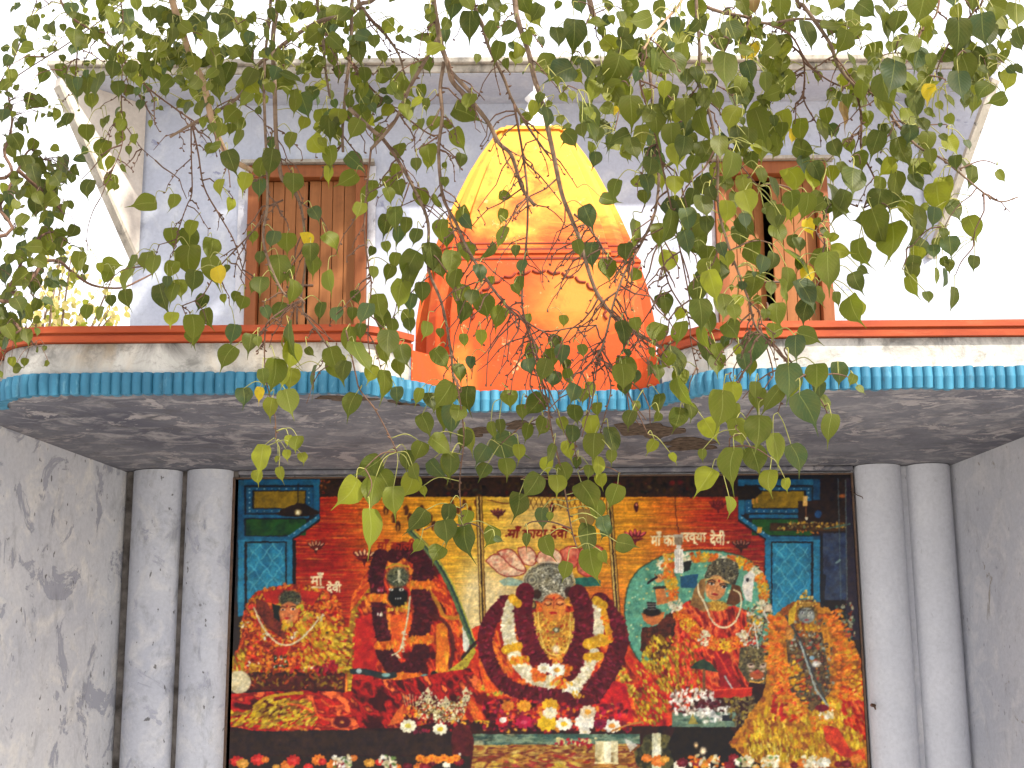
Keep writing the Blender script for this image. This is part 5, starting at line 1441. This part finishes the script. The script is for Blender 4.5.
# branches: (depth at first point, depth at last, width px at first, at last, points px, continues above the frame)
BR = [
 (4.6, 5.0, 7.5, 5.5, [(168, -8), (178, 20), (192, 55), (205, 85), (213, 120), (222, 145), (232, 158), (252, 171)], 1),
 (5.2, 5.4, 2.6, 1.6, [(58, -6), (72, 20), (100, 38), (125, 65), (150, 90), (175, 108), (195, 122)], 1),
 (5.4, 5.5, 2.2, 1.2, [(191, 121), (196, 150), (205, 185), (220, 215), (235, 242), (243, 270)], 0),
 (4.9, 5.2, 5.2, 3.0, [(384, -8), (363, 10), (348, 14), (316, 22), (278, 45), (256, 67), (235, 95), (195, 120), (170, 137)], 1),
 (5.0, 5.1, 5.4, 4.0, [(279, -6), (276, 40), (275, 95), (277, 140), (281, 172), (284, 182)], 1),
 (5.2, 5.2, 4.0, 2.5, [(316, -6), (322, 30), (325, 65), (330, 98)], 1),
 (5.1, 5.1, 4.2, 3.0, [(353, -6), (351, 45), (346, 90), (342, 130), (343, 152)], 1),
 (4.9, 5.0, 4.6, 2.0, [(360, -6), (363, 9), (375, 25), (388, 38), (400, 60), (405, 80)], 1),
 (5.0, 5.2, 2.4, 1.6, [(316, 24), (335, 45), (352, 62), (375, 90), (395, 112), (410, 122), (430, 135), (446, 132)], 0),
 (5.0, 5.2, 4.6, 2.4, [(349, 108), (372, 130), (384, 138), (400, 162), (416, 192), (428, 222), (431, 267), (441, 304), (448, 347), (454, 386)], 0),
 (4.7, 5.0, 6.2, 3.6, [(433, -8), (436, 25), (441, 42), (447, 65), (454, 85), (470, 105), (487, 122), (500, 145), (512, 160), (524, 185), (535, 206)], 1),
 (4.8, 5.0, 4.4, 3.6, [(438, 38), (425, 65), (410, 90), (395, 118), (380, 138), (371, 149)], 0),
 (4.8, 5.1, 4.4, 2.6, [(444, 62), (442, 90), (441, 120), (438, 150), (440, 180), (446, 200), (458, 225), (470, 250), (490, 285), (505, 305), (516, 316)], 0),
 (4.8, 4.8, 4.4, 4.0, [(451, 72), (465, 88), (477, 99)], 0),
 (4.8, 5.1, 4.6, 2.2, [(474, -6), (482, 25), (490, 51), (502, 80), (514, 104), (530, 130), (548, 155)], 1),
 (4.6, 4.9, 6.0, 3.0, [(514, -8), (519, 25), (527, 50), (535, 78), (542, 100), (552, 150), (561, 192), (572, 217), (578, 237), (584, 262), (594, 292), (612, 317), (632, 334), (662, 348)], 1),
 (4.9, 4.9, 6.5, 5.0, [(586, -8), (595, 18), (602, 35), (608, 50)], 1),
 (4.0, 3.8, 3.4, 2.0, [(684, -8), (665, 20), (650, 40), (644, 49)], 1),
 (4.7, 4.9, 4.6, 1.4, [(799, -8), (803, 5), (828, 42), (840, 62), (855, 82), (875, 95), (893, 120), (918, 147), (943, 162), (983, 192), (1003, 199), (1018, 197)], 1),
 (4.8, 4.9, 2.8, 1.6, [(852, 80), (860, 105), (860, 130), (863, 150), (872, 172), (880, 192)], 0),
 (4.7, 4.9, 2.4, 1.4, [(790, 44), (800, 62), (805, 78), (806, 100), (814, 119)], 0),
 (4.6, 4.8, 2.4, 1.6, [(768, 24), (788, 38), (808, 60), (828, 74), (847, 89)], 0),
 (4.5, 4.7, 4.5, 2.5, [(680, -12), (702, 4), (722, 14), (745, 20), (768, 24), (800, 18), (830, 22)], 1),
 (4.3, 4.6, 3.4, 1.6, [(697, -6), (698, 50), (700, 80), (708, 110), (715, 160), (718, 205), (728, 245), (737, 270), (747, 300), (758, 328), (770, 345), (785, 362), (810, 380), (822, 389)], 1),
 (4.7, 4.9, 3.4, 1.8, [(648, 48), (655, 110), (658, 160), (655, 212), (642, 240), (625, 272), (612, 305), (607, 332), (597, 355), (580, 374)], 0),
 (4.9, 5.1, 2.6, 1.5, [(514, 104), (520, 150), (527, 192), (528, 230), (524, 267), (523, 302), (527, 332), (537, 356), (545, 395), (552, 430), (560, 465), (566, 495), (573, 527), (577, 548)], 0),
 (4.8, 4.9, 2.4, 1.4, [(574, 214), (588, 228), (600, 245), (620, 268), (632, 286)], 0),
 (4.9, 5.0, 2.0, 1.2, [(505, 305), (525, 318), (545, 325), (570, 330), (596, 325)], 0),
 (5.0, 5.1, 1.8, 1.2, [(346, 330), (352, 372), (362, 390), (375, 410), (388, 436), (397, 452)], 0),
 (5.0, 5.2, 2.2, 1.2, [(301, 300), (285, 306), (270, 322), (266, 335), (267, 380), (274, 412), (276, 442)], 0),
 (5.0, 5.1, 1.8, 1.2, [(452, 372), (458, 392), (465, 436), (460, 479), (462, 526)], 0),
 (5.0, 5.2, 3.4, 1.8, [(268, -6), (266, 80), (265, 192), (264, 240), (283, 292), (301, 300), (304, 312), (318, 332), (333, 354)], 1),
 (5.1, 5.2, 3.2, 2.2, [(284, 180), (298, 200), (303, 250), (301, 298)], 0),
 (5.0, 5.1, 2.4, 1.2, [(371, 149), (366, 197), (363, 237), (368, 270), (371, 287), (369, 332), (370, 356)], 0),
 (5.3, 5.5, 1.8, 1.0, [(191, 122), (192, 160), (190, 192), (187, 207), (180, 230), (172, 257)], 0),
 (5.2, 5.4, 2.0, 1.2, [(283, 200), (268, 208), (256, 222), (232, 250), (220, 270), (202, 295), (182, 306)], 0),
 (5.3, 5.4, 2.2, 1.2, [(78, 30), (77, 60), (74, 92)], 0),
 (5.3, 5.4, 1.8, 0.9, [(119, -6), (122, 15), (124, 55), (122, 97), (124, 130), (122, 152), (110, 176)], 1),
 (5.4, 5.4, 1.2, 0.7, [(123, 122), (132, 137), (142, 147), (155, 160)], 0),
 (5.3, 5.4, 1.3, 0.8, [(125, 68), (130, 86), (140, 97), (154, 121)], 0),
 (4.9, 5.0, 1.8, 1.0, [(660, 240), (670, 280), (687, 317), (692, 342), (698, 374)], 0),
 (4.3, 4.6, 2.4, 1.4, [(644, 49), (640, 80), (650, 115), (662, 150), (672, 200), (682, 250), (690, 300)], 0),
 (4.7, 4.5, 2.6, 1.6, [(940, -8), (935, 15), (925, 25), (915, 45)], 1),
 (4.4, 4.4, 2.6, 1.5, [(985, -10), (975, 12), (958, 30), (945, 50)], 1),
 (4.9, 4.9, 1.6, 1.0, [(760, 326), (775, 366), (768, 384), (750, 410), (738, 430)], 0),
 (4.8, 4.9, 1.8, 1.0, [(758, 328), (752, 352), (740, 380), (728, 402)], 0),
 (5.0, 5.1, 1.6, 0.9, [(537, 356), (530, 385), (545, 410), (520, 430), (500, 445)], 0),
 (5.0, 5.1, 1.6, 0.9, [(582, 372), (590, 395), (585, 420), (575, 445), (580, 470)], 0),
 (4.9, 5.0, 1.5, 0.9, [(600, 350), (612, 380), (608, 410), (598, 440)], 0),
]
BARK = simple('grey_brown_bark', (0.085, 0.055, 0.038), (0.20, 0.14, 0.095), 40, 0.9, 0.15, 0.003)
BARKL = simple('pale_limb_bark', (0.20, 0.13, 0.075), (0.34, 0.23, 0.14), 30, 0.9, 0.15, 0.003)
TWIG = simple('brown_twig_bark', (0.075, 0.042, 0.028), (0.15, 0.085, 0.055), 60, 0.85, 0.2)
PETI = simple('yellow_green_stalk', (0.20, 0.22, 0.05), (0.30, 0.27, 0.07), 20, 0.6, 0.3)


def leaf_mat(name='pipal_leaf', tr=0.42):
    N = NT(name)
    ca = N.n("ShaderNodeVertexColor"); ca.layer_name = 'tint'
    uv = N.n("ShaderNodeUVMap"); uv.uv_map = 'blade'
    s = N.n("ShaderNodeSeparateXYZ"); N.l(uv.outputs[0], s.inputs[0])
    au = N.math('ABSOLUTE', s.outputs[0])
    mid = N.math('LESS_THAN', au, 0.035)
    wv = N.math('SINE', N.math('MULTIPLY', N.math('SUBTRACT', s.outputs[1], N.math('MULTIPLY', au, 0.45)), 44.0))
    side = N.math('MULTIPLY', N.math('GREATER_THAN', wv, 0.95), 0.12)
    vein = N.math('MAXIMUM', N.math('MULTIPLY', mid, 0.5), side)
    pale = N.mix(0.6, ca.outputs[0], (0.26, 0.28, 0.09))
    n = N.noise(26, 4, 0.6)
    base = N.mix(N.math('MULTIPLY', N.ramp(n, [(0.4, 0.0), (0.7, 1.0)]), 0.35), ca.outputs[0], (0.11, 0.10, 0.025))
    c = N.mix(vein, base, pale)
    N.l(c, N.b.inputs['Base Color'])
    N.b.inputs['Roughness'].default_value = 0.5
    N.b.inputs['Specular IOR Level'].default_value = 0.22
    h = N.math('MULTIPLY', N.math('ADD', wv, mid), 0.5)
    N.bump(h, 0.0006, 0.4)
    t = N.n("ShaderNodeBsdfTranslucent")
    tc = N.mix(1.0, c, (1.7, 1.75, 0.8), 'MULTIPLY')
    N.l(tc, t.inputs[0])
    mx = N.n("ShaderNodeMixShader"); mx.inputs[0].default_value = tr
    N.l(N.b.outputs[0], mx.inputs[1]); N.l(t.outputs[0], mx.inputs[2])
    out = [k for k in N.t.nodes if k.type == 'OUTPUT_MATERIAL'][0]
    N.l(mx.outputs[0], out.inputs[0])
    return N.m


LEAFM = leaf_mat()
# heart-shaped blade with a drip tip: rows of 7 across (u: -1..1), v from the stalk to the tip
ROWS = [(0.00, 0.00), (0.02, 0.34), (0.08, 0.43), (0.20, 0.505), (0.36, 0.52), (0.52, 0.485), (0.66, 0.405), (0.78, 0.30), (0.87, 0.185), (0.95, 0.085), (1.08, 0.036), (1.36, 0.006)]
US = np.array([-1, -.66, -.3, 0, .3, .66, 1])
LV_, LU_, LUV, LF = [], [], [], []
for v_, hw_ in ROWS:
    for u_ in US:
        lobe = -0.10 * (abs(u_) ** 1.5) * max(0, 1 - v_ / .22)
        LV_.append((u_ * hw_, v_ + lobe)); LUV.append((u_, v_))
for r_ in range(len(ROWS) - 1):
    for c_ in range(6):
        a_ = r_ * 7 + c_
        LF.append((a_, a_ + 1, a_ + 8, a_ + 7))
LV_ = np.array(LV_); LUV = np.array(LUV); LF = np.array(LF)


class LeafMesh:
    def __init__(self): self.V, self.Cc, self.n = [], [], 0

    def add(self, base, down, nrm, wd, col, lrng):
        d = np.array(down) / np.linalg.norm(down)
        n = np.array(nrm) - np.dot(nrm, d) * d
        n /= np.linalg.norm(n)
        s = np.cross(d, n)
        fold = lrng.uniform(.02, .24); curl = lrng.uniform(-.30, .45); wob = lrng.uniform(0, .09); wd = wd * lrng.uniform(.9, 1.08); skw = lrng.normal(0, .06); ph = lrng.uniform(0, 6)
        tip = lrng.uniform(-.5, .5)
        ln = lrng.uniform(.92, 1.12)
        x = LV_[:, 0] * wd * lrng.uniform(.82, 1.04) + skw * wd * np.sin(3 * LV_[:, 1]); y = LV_[:, 1] * wd * ln
        t = LV_[:, 1]
        z = fold * np.abs(x) - curl * wd * t ** 2 + wob * wd * np.sin(7 * t + ph) * np.abs(LV_[:, 0]) * 2
        side = x + tip * wd * .22 * np.clip(t - .9, 0, 1) * 2
        self.V.append(np.array(base) + side[:, None] * s + y[:, None] * d + z[:, None] * n)
        self.Cc.append(np.tile(np.array([*col, 1.0]), (len(LV_), 1)))
        self.n += 1

    def build(self, name, mat, parent):
        V = np.concatenate(self.V); Cc = np.concatenate(self.Cc)
        k = len(LV_)
        Fc = (LF[None] + (np.arange(self.n) * k)[:, None, None]).reshape(-1, 4)
        V = V - np.array(parent.location)
        me = bpy.data.meshes.new(name)
        me.vertices.add(len(V)); me.vertices.foreach_set('co', V.astype(np.float32).ravel())
        me.loops.add(Fc.size); me.loops.foreach_set('vertex_index', Fc.ravel().astype(np.int32))
        me.polygons.add(len(Fc)); me.polygons.foreach_set('loop_start', np.arange(0, Fc.size, 4, dtype=np.int32))
        me.polygons.foreach_set('loop_total', np.full(len(Fc), 4, np.int32))
        me.polygons.foreach_set('use_smooth', np.ones(len(Fc), bool))
        me.update()
        ca = me.color_attributes.new('tint', 'FLOAT_COLOR', 'POINT')
        ca.data.foreach_set('color', Cc.astype(np.float32).ravel())
        uv = me.uv_layers.new(name='blade')
        uv.data.foreach_set('uv', np.tile(LUV, (self.n, 1))[Fc.ravel()].astype(np.float32).ravel())
        me.materials.append(mat)
        o = bpy.data.objects.new(name, me); COL.objects.link(o); o.parent = parent
        return o


def leaf_col(fl, r):
    if fl == 'y': b_ = np.array((0.155, 0.165, 0.014)) * r.uniform(.75, 1.25)
    elif fl == 'Y': b_ = np.array((0.46, 0.33, 0.02)) * r.uniform(.85, 1.1)
    elif fl == 'b': b_ = np.array((0.15, 0.085, 0.035))
    else:
        t = r.random()
        b_ = np.array((0.036, 0.050, 0.008)) * (1 - t) + np.array((0.108, 0.122, 0.012)) * t
        if r.random() < .12: b_ = np.array((0.042, 0.065, 0.026))
        b_ = b_ * r.uniform(.8, 1.2)
    return b_


# ---- the pipal in front
tree = empty('pipal_tree', (-2.6, -2.2, 0))
tag(tree, 'pipal tree with drooping heart leaf branches hanging in front of the temple', 'tree')
limbs, twigs, stalks, buds = MB(), MB(), MB(), MB()
nodes, nodesY = [], []          # skeleton points (world) leaves may grow from
lr = np.random.default_rng(5)


def catmull(pts, n=5):
    pts = [Vector(p) for p in pts]
    P = [pts[0] * 2 - pts[1]] + pts + [pts[-1] * 2 - pts[-2]]
    out = []
    for i in range(len(pts) - 1):
        p0, p1, p2, p3 = P[i:i + 4]
        for k in range(n):
            t = k / n
            out.append(.5 * ((2 * p1) + (p2 - p0) * t + (2 * p0 - 5 * p1 + 4 * p2 - p3) * t * t + (3 * p1 - p0 - 3 * p2 + p3) * t ** 3))
    out.append(pts[-1])
    return out


# overhead limb: rises from the trunk behind the camera and passes over it
TR = [(-2.6, -2.2, -0.1), (-2.65, -2.1, 1.2), (-2.5, -1.8, 2.6), (-2.2, -1.3, 3.9)]
trunk = MB(); trunk.tube(catmull(TR, 5), [0.36 - 0.012 * i for i in range(16)], 14)
tk = trunk.build('trunk', BARK, tree)
LIMBS = [
 [(-2.2, -1.3, 3.85), (-1.6, -.2, 4.9), (-1.0, 1.3, 5.6), (-0.4, 2.9, 5.95), (0.3, 4.1, 5.9), (1.1, 5.0, 5.9)],
 [(-1.0, 1.3, 5.6), (-1.2, 2.8, 6.0), (-1.5, 4.2, 5.8), (-2.0, 5.3, 5.6)],
 [(-0.4, 2.9, 5.95), (0.7, 3.5, 6.1), (1.5, 4.2, 5.8), (2.2, 4.7, 5.5)],
 [(-2.2, -1.3, 3.9), (-2.6, .4, 5.6), (-2.4, 2.5, 7.0), (-1.6, 4.4, 8.0)],
 [(-1.6, -.2, 4.9), (0.2, .8, 6.6), (1.7, 2.2, 7.6), (2.6, 3.4, 8.0)],
]
limb_pts = []
for i, L in enumerate(LIMBS):
    P = catmull(L, 7)
    r0 = (0.15, 0.085, 0.08, 0.12, 0.11)[i]
    limbs.tube(P, [r0 * (1 - .72 * k / len(P)) for k in range(len(P))], 9)
    limb_pts += P
LP = np.array([tuple(p) for p in limb_pts])

for (d0, d1, w0, w1, pts, cont) in BR:
    n = len(pts)
    W3 = [at(px, py, d0 + (d1 - d0) * i / (n - 1)) for i, (px, py) in enumerate(pts)]
    if cont:
        # carry the branch on above the frame to the nearest limb
        a = W3[0]; dirn = (W3[0] - W3[1]).normalized()
        dd = np.linalg.norm(LP - np.array(a + Vector((0, -.2, .9))), axis=1)
        tgt = Vector(LP[int(dd.argmin())])
        m1 = a + (dirn + Vector((0, -.1, .5))).normalized() * min(.45, (tgt - a).length * .35)
        m2 = a.lerp(tgt, .6) + Vector((0, 0, .12))
        pre = [tgt, m2, m1]
        W3 = pre + W3
        wr = [max(w0, 4) * 1.2, max(w0, 3.5) * 1.1, w0 * 1.02] + [w0 + (w1 - w0) * i / (n - 1) for i in range(n)]
    else:
        wr = [w0 + (w1 - w0) * i / (n - 1) for i in range(n)]
    # natural kinks
    for i in range(1, len(W3) - 1): W3[i] = W3[i] + Vector((random.gauss(0, .004), random.gauss(0, .02), random.gauss(0, .004)))
    P = catmull(W3, 5)
    rad = []
    for i in range(len(P)):
        f_ = i / 5
        k = min(int(f_), len(wr) - 2); ww = wr[k] + (wr[k + 1] - wr[k]) * (f_ - k)
        rad.append(ww * P[i].y / F / 2 * (1 + .08 * random.random()))
    bm_ = MB(); bm_.tube(P, rad, 8 if w0 > 3 else 6)
    bm_.build('branch', BARKL if (w0 > 7 or w0 == 3.4 and d0 == 4.0) else (BARK if w0 > 3.1 else TWIG), tree)
    for p, r_ in zip(P, rad):
        nodes.append(tuple(p))
    # nodules
    for i in range(2, len(P) - 1):
        if random.random() < .35 and w0 < 5:
            q_ = P[i]; o_ = Vector((random.uniform(-1, 1), random.uniform(-1, 1), random.uniform(-1, .6))).normalized()
            buds.tube([q_, q_ + o_ * (rad[i] + .006), q_ + o_ * (rad[i] + .012)], [rad[i] * .7 + .001, .0035, .001], 4)

# dry zig-zag twiglets with buds, thickest over the spire
ND = np.array(nodes)
pj = np.array([project(p) for p in nodes])
vis = np.where((pj[:, 1] > 10) & (pj[:, 1] < 380) & (pj[:, 0] > 60) & (pj[:, 0] < 1000))[0]
cnt = 0
while cnt < 430:
    i = int(lr.choice(vis)); px, py = pj[i]
    wgt = 1.0 if (400 < px < 690 and 130 < py < 370) else .45
    if lr.random() > wgt: continue
    cnt += 1
    p = Vector(nodes[i]); L = lr.uniform(.05, .26) * (1.15 if wgt == 1 else .85)
    sgn = 1 if lr.random() < .5 else -1
    th = lr.uniform(.35, 1.25) * sgn
    seg = 5; pts = [p]
    for k in range(seg):
        th2 = th * (1 - .12 * k) + lr.normal(0, .22)
        pts.append(pts[-1] + Vector((math.sin(th2), lr.normal(0, .25), -math.cos(th2))) * (L / seg))
    r0 = lr.uniform(.0022, .0036)
    twigs.tube(pts, [r0 * (1 - .5 * k / seg) for k in range(seg + 1)], 4)
    for q_ in pts[1:]:
        nodes.append(tuple(q_))
        if lr.random() < .6:
            o_ = Vector((lr.normal(0, 1), lr.normal(0, 1), lr.normal(0, 1) - .3)).normalized()
            buds.tube([q_, q_ + o_ * .006, q_ + o_ * .011], [.002, .0038, .001], 4)

# ---- leaves, each on a stalk from the nearest twig
leaves = LeafMesh()
second = []
ND = [np.array(p) for p in nodes]
Parr = np.array(ND); Pj = np.array([project(p) for p in ND])
todo = []
for (px, py, wd, ang, fl) in LEAVES:
    if (px < 78 and py > 88 and py < 350 and wd < 26) or (px < 60 and py > 250):
        second.append((px, py, wd, ang, fl)); continue
    todo.append((px, py, wd, ang, fl))
extraN = 1500
for _ in range(extraN):
    px, py, wd, ang, fl = todo[int(lr.integers(len(todo)))]
    if (py < 140 and (px < 420 or px > 580 or lr.random() < .5)) or (px > 640 and py < 330 and lr.random() < .3): todo.append((px + lr.normal(0, 17), py + lr.normal(0, 13), min(wd, 22) * lr.uniform(.5, .95), lr.normal(0, 32), 'y' if lr.random() < .14 else 'g'))
def cost(px, py):
    d = np.hypot(Pj[:, 0] - px, Pj[:, 1] - py)
    return d + np.where(Pj[:, 1] > py - 2, 14, 0) + np.where(Pj[:, 1] > py + 14, 40, 0)
todo.sort(key=lambda t: cost(t[0], t[1] - t[2] * .6).min())
for (px, py, wd, ang, fl) in todo:
    a = R(ang + lr.normal(0, 13))
    bx, by = px - math.sin(a) * wd * .5, py - math.cos(a) * wd * .5
    cst = cost(bx, by); i = int(cst.argmin())
    src = Vector(Parr[i]); Y = src.y + lr.uniform(-.12, .12) - (.25 if wd > 26 else 0)
    Y = min(max(Y, 3.6), 6.0)
    base = at(bx, by, Y)
    real = wd * Y / F * lr.uniform(.96, 1.1) * (0.95 if wd > 20 else 1.08)
    gap = (base - src).length
    tilt = lr.normal(0, .22)
    down = Vector((math.sin(a), tilt * .6, -math.cos(a)))
    stalk_top = base - down.normalized() * real * .55 + Vector((lr.normal(0, .012), lr.normal(0, .02), .012))
    if gap > .16:
        # a thin twig carries it
        m1 = src.lerp(stalk_top, .4) + Vector((lr.normal(0, .012), 0, .02)); m2 = src.lerp(stalk_top, .75) + Vector((lr.normal(0, .012), 0, .018))
        P = catmull([src, m1, m2, stalk_top], 3)
        twigs.tube(P, [.0030 - .0014 * k / len(P) for k in range(len(P))], 4)
        add = [np.array(q_) for q_ in P[2:]]
        Parr = np.vstack([Parr] + [q_[None] for q_ in add]); Pj = np.vstack([Pj] + [np.array(project(q_))[None] for q_ in add])
        src = stalk_top
    P = catmull([src, src.lerp(base, .5) + Vector((lr.normal(0, .008), lr.normal(0, .01), .022)), base], 4)
    stalks.tube(P, [.0016] * (len(P) - 1) + [.0011], 4)
    yaw = lr.normal(0, .46)
    nrm = Vector((math.sin(yaw), -math.cos(yaw), lr.normal(.1, .28)))
    leaves.add(base, down, nrm, real / max(.72, math.cos(yaw)), leaf_col(fl, lr), lr)

# ---- crown above the frame (unseen clusters, placed and thickened to shade facade and leaves)
crown = LeafMesh()
SHADE_CL = [(-3.4, 3.6, 7.4, 1.3, 260), (-2.0, 4.6, 8.2, 1.3, 300), (-0.5, 5.3, 7.9, .95, 1100), (0.7, 5.2, 7.6, .8, 1000), (-2.4, 1.8, 7.4, 1.5, 220), (1.8, 2.2, 7.8, 1.2, 260), (2.9, 3.2, 7.5, 1.1, 220), (0.4, 2.6, 7.0, 1.2, 240), (-0.9, 3.6, 6.9, .9, 160), (3.6, 1.4, 7.2, 1.3, 200), (0.4, 7.5, 9.2, 1.15, 1300), (-0.6, 6.8, 8.6, .9, 300)]
for (cx, cy, cz, rr_, n) in SHADE_CL:
    hub = Vector((cx, cy, cz))
    tg = Vector(LP[int(np.linalg.norm(LP - np.array(hub), axis=1).argmin())])
    limbs.tube(catmull([tg, tg.lerp(hub, .5) + Vector((lr.normal(0, .15), lr.normal(0, .15), .15)), hub], 5), [.035 - .0018 * k for k in range(11)], 6)
    ends = []
    for _ in range(16):
        e = hub + Vector((lr.normal(0, 1), lr.normal(0, 1), lr.normal(0, .7))).normalized() * rr_ * lr.uniform(.55, 1.0)
        P = catmull([hub, hub.lerp(e, .5) + Vector((0, 0, .12)), e, e + Vector((lr.normal(0, .06), lr.normal(0, .06), -.25))], 3)
        twigs.tube(P, [.012 - .009 * k / len(P) for k in range(len(P))], 4)
        ends += P[3:]
    for _ in range(n):
        e = ends[int(lr.integers(len(ends)))]
        b_ = e + Vector((lr.normal(0, .12), lr.normal(0, .12), lr.normal(-.03, .09)))
        yaw = lr.uniform(0, 6.28)
        crown.add(b_, Vector((lr.normal(0, .3), lr.normal(0, .3), -1)), Vector((math.cos(yaw), math.sin(yaw), lr.normal(0, .4))), lr.uniform(.09, .14), leaf_col('g', lr), lr)
limbs.build('limbs', BARK, tree)
twigs.build('twigs', TWIG, tree)
buds.build('buds', TWIG, tree)
stalks.build('leaf_stalks', PETI, tree)
leaves.build('leaves', LEAFM, tree)
crown.build('crown', LEAFM, tree)

# ---- the smaller tree at the left edge
t2 = empty('leafy_tree', (-5.1, 6.9, 0))
tag(t2, 'leafy green tree cut off by the left edge beside the blue canopy', 'tree')
tr2, tw2, st2 = MB(), MB(), MB()
tr2.tube(catmull([(-5.1, 6.9, -.1), (-5.0, 6.9, 1.5), (-4.7, 6.85, 2.9), (-4.2, 6.8, 3.9), (-3.75, 6.75, 4.6)], 5), [.16 - .006 * k for k in range(21)], 10)
NB = []
for P in ([(-14, 300), (10, 285), (28, 250), (50, 232), (70, 244)], [(-20, 240), (0, 205), (18, 170), (30, 150), (44, 160)], [(-16, 180), (4, 150), (12, 122), (8, 96)], [(10, 285), (30, 280), (44, 262), (60, 262), (70, 270), (92, 285), (120, 288), (140, 280), (152, 274)], [(-12, 330), (6, 315), (24, 330), (34, 345)], [(18, 170), (36, 186), (52, 200), (64, 214)]):
    Wp = [at(px, py, 6.6 + .1 * i) for i, (px, py) in enumerate(P)]
    if P[0][0] < 0: Wp = [Vector((-4.2, 6.8, 3.9)) if P[0][1] > 220 else Vector((-3.9, 6.77, 4.35))] + Wp
    Q3 = catmull(Wp, 5)
    tw2.tube(Q3, [.011 - .007 * k / len(Q3) for k in range(len(Q3))], 5)
    NB += Q3
NBj = np.array([project(p) for p in NB])
lv2 = LeafMesh()
base_list = list(second)
for _ in range(120):
    px, py, wd, ang, fl = second[int(lr.integers(len(second)))]
    base_list.append((px + lr.normal(-6, 14), py + lr.normal(2, 14), wd * lr.uniform(.7, 1), lr.normal(0, 40), 'g' if lr.random() > .12 else 'y'))
for (px, py, wd, ang, fl) in base_list:
    if px > 92 or (px > 66 and py < 110): continue
    wd = min(wd, 20)
    i = int(np.hypot(NBj[:, 0] - px, NBj[:, 1] - py + 6).argmin())
    src = NB[i]; Y = src.y + lr.normal(0, .2)
    a = R(ang + lr.normal(0, 25))
    b_ = at(px - math.sin(a) * wd * .5, py - math.cos(a) * wd * .5, Y)
    P = catmull([src, src.lerp(b_, .5) + Vector((0, 0, .03)), b_], 3)
    st2.tube(P, [.003] + [.0018] * (len(P) - 1), 4)
    yaw = lr.normal(0, .7)
    lv2.add(b_, Vector((math.sin(a), lr.normal(0, .3), -math.cos(a))), Vector((math.sin(yaw), -math.cos(yaw), lr.normal(.2, .4))), wd * Y / F, leaf_col(fl, lr) * .9, lr)
tr2.build('trunk', BARK, t2); tw2.build('branches', TWIG, t2); st2.build('leaf_stalks', TWIG, t2); lv2.build('leaves', LEAFM, t2)

# ---- sunlit tree standing behind the terrace at the left
t3 = empty('distant_tree', (-6.3, 18.0, 0))
tag(t3, 'sunlit yellowish tree far behind the orange coping at the left', 'tree')
tr3, lv3 = MB(), LeafMesh()
tr3.tube(catmull([(-6.3, 18, -.1), (-6.2, 18, 2.5), (-5.9, 18, 4.6), (-5.6, 18, 5.6)], 5), [.17 - .006 * k for k in range(16)], 8)
hub3 = Vector((-5.7, 18, 5.2))
for _ in range(26):
    tx, ty = lr.uniform(35, 132), lr.uniform(238, 345)
    if ty < 262 + .25 * abs(tx - 80) and lr.random() < .6: continue
    e = at(tx, ty, 18 + lr.normal(0, .6))
    P = catmull([hub3, hub3.lerp(e, .5) + Vector((lr.normal(0, .1), 0, .15)), e], 5)
    tr3.tube(P, [.03 - .024 * k / len(P) for k in range(len(P))], 4)
    for q_ in P[4:]:
        for _k in range(5):
            b_ = q_ + Vector((lr.normal(0, .13), lr.normal(0, .13), lr.normal(0, .11)))
            yaw = lr.uniform(-1.2, 1.2)
            c_ = np.array((.44, .36, .16)) * lr.uniform(.6, 1.15) if lr.random() < .75 else leaf_col('y', lr)
            lv3.add(b_, Vector((lr.normal(0, .6), lr.normal(0, .4), -1)), Vector((math.sin(yaw), -math.cos(yaw), lr.normal(.3, .4))), lr.uniform(.05, .095), c_, lr)
tr3.build('trunk', BARK, t3); lv3.build('leaves', LEAFM, t3)

# ---- thin cables sagging across the sky at the upper left
for P, lab in (([(-40, 118), (20, 74), (70, 42), (116, 8), (150, -30)], 'thin grey cable slanting across the white sky at the upper left'), ([(44, -40), (37, 0), (22, 38), (10, 66), (-24, 120)], 'thin dark cord hanging through the leaves at the left corner')):
    m = MB(); Q3 = catmull([at(px, py, 7.0) for px, py in P], 6)
    m.tube(Q3, .0035, 5)
    tag(m.build('cable', M['metal']), lab, 'cable', 'cables crossing the sky')
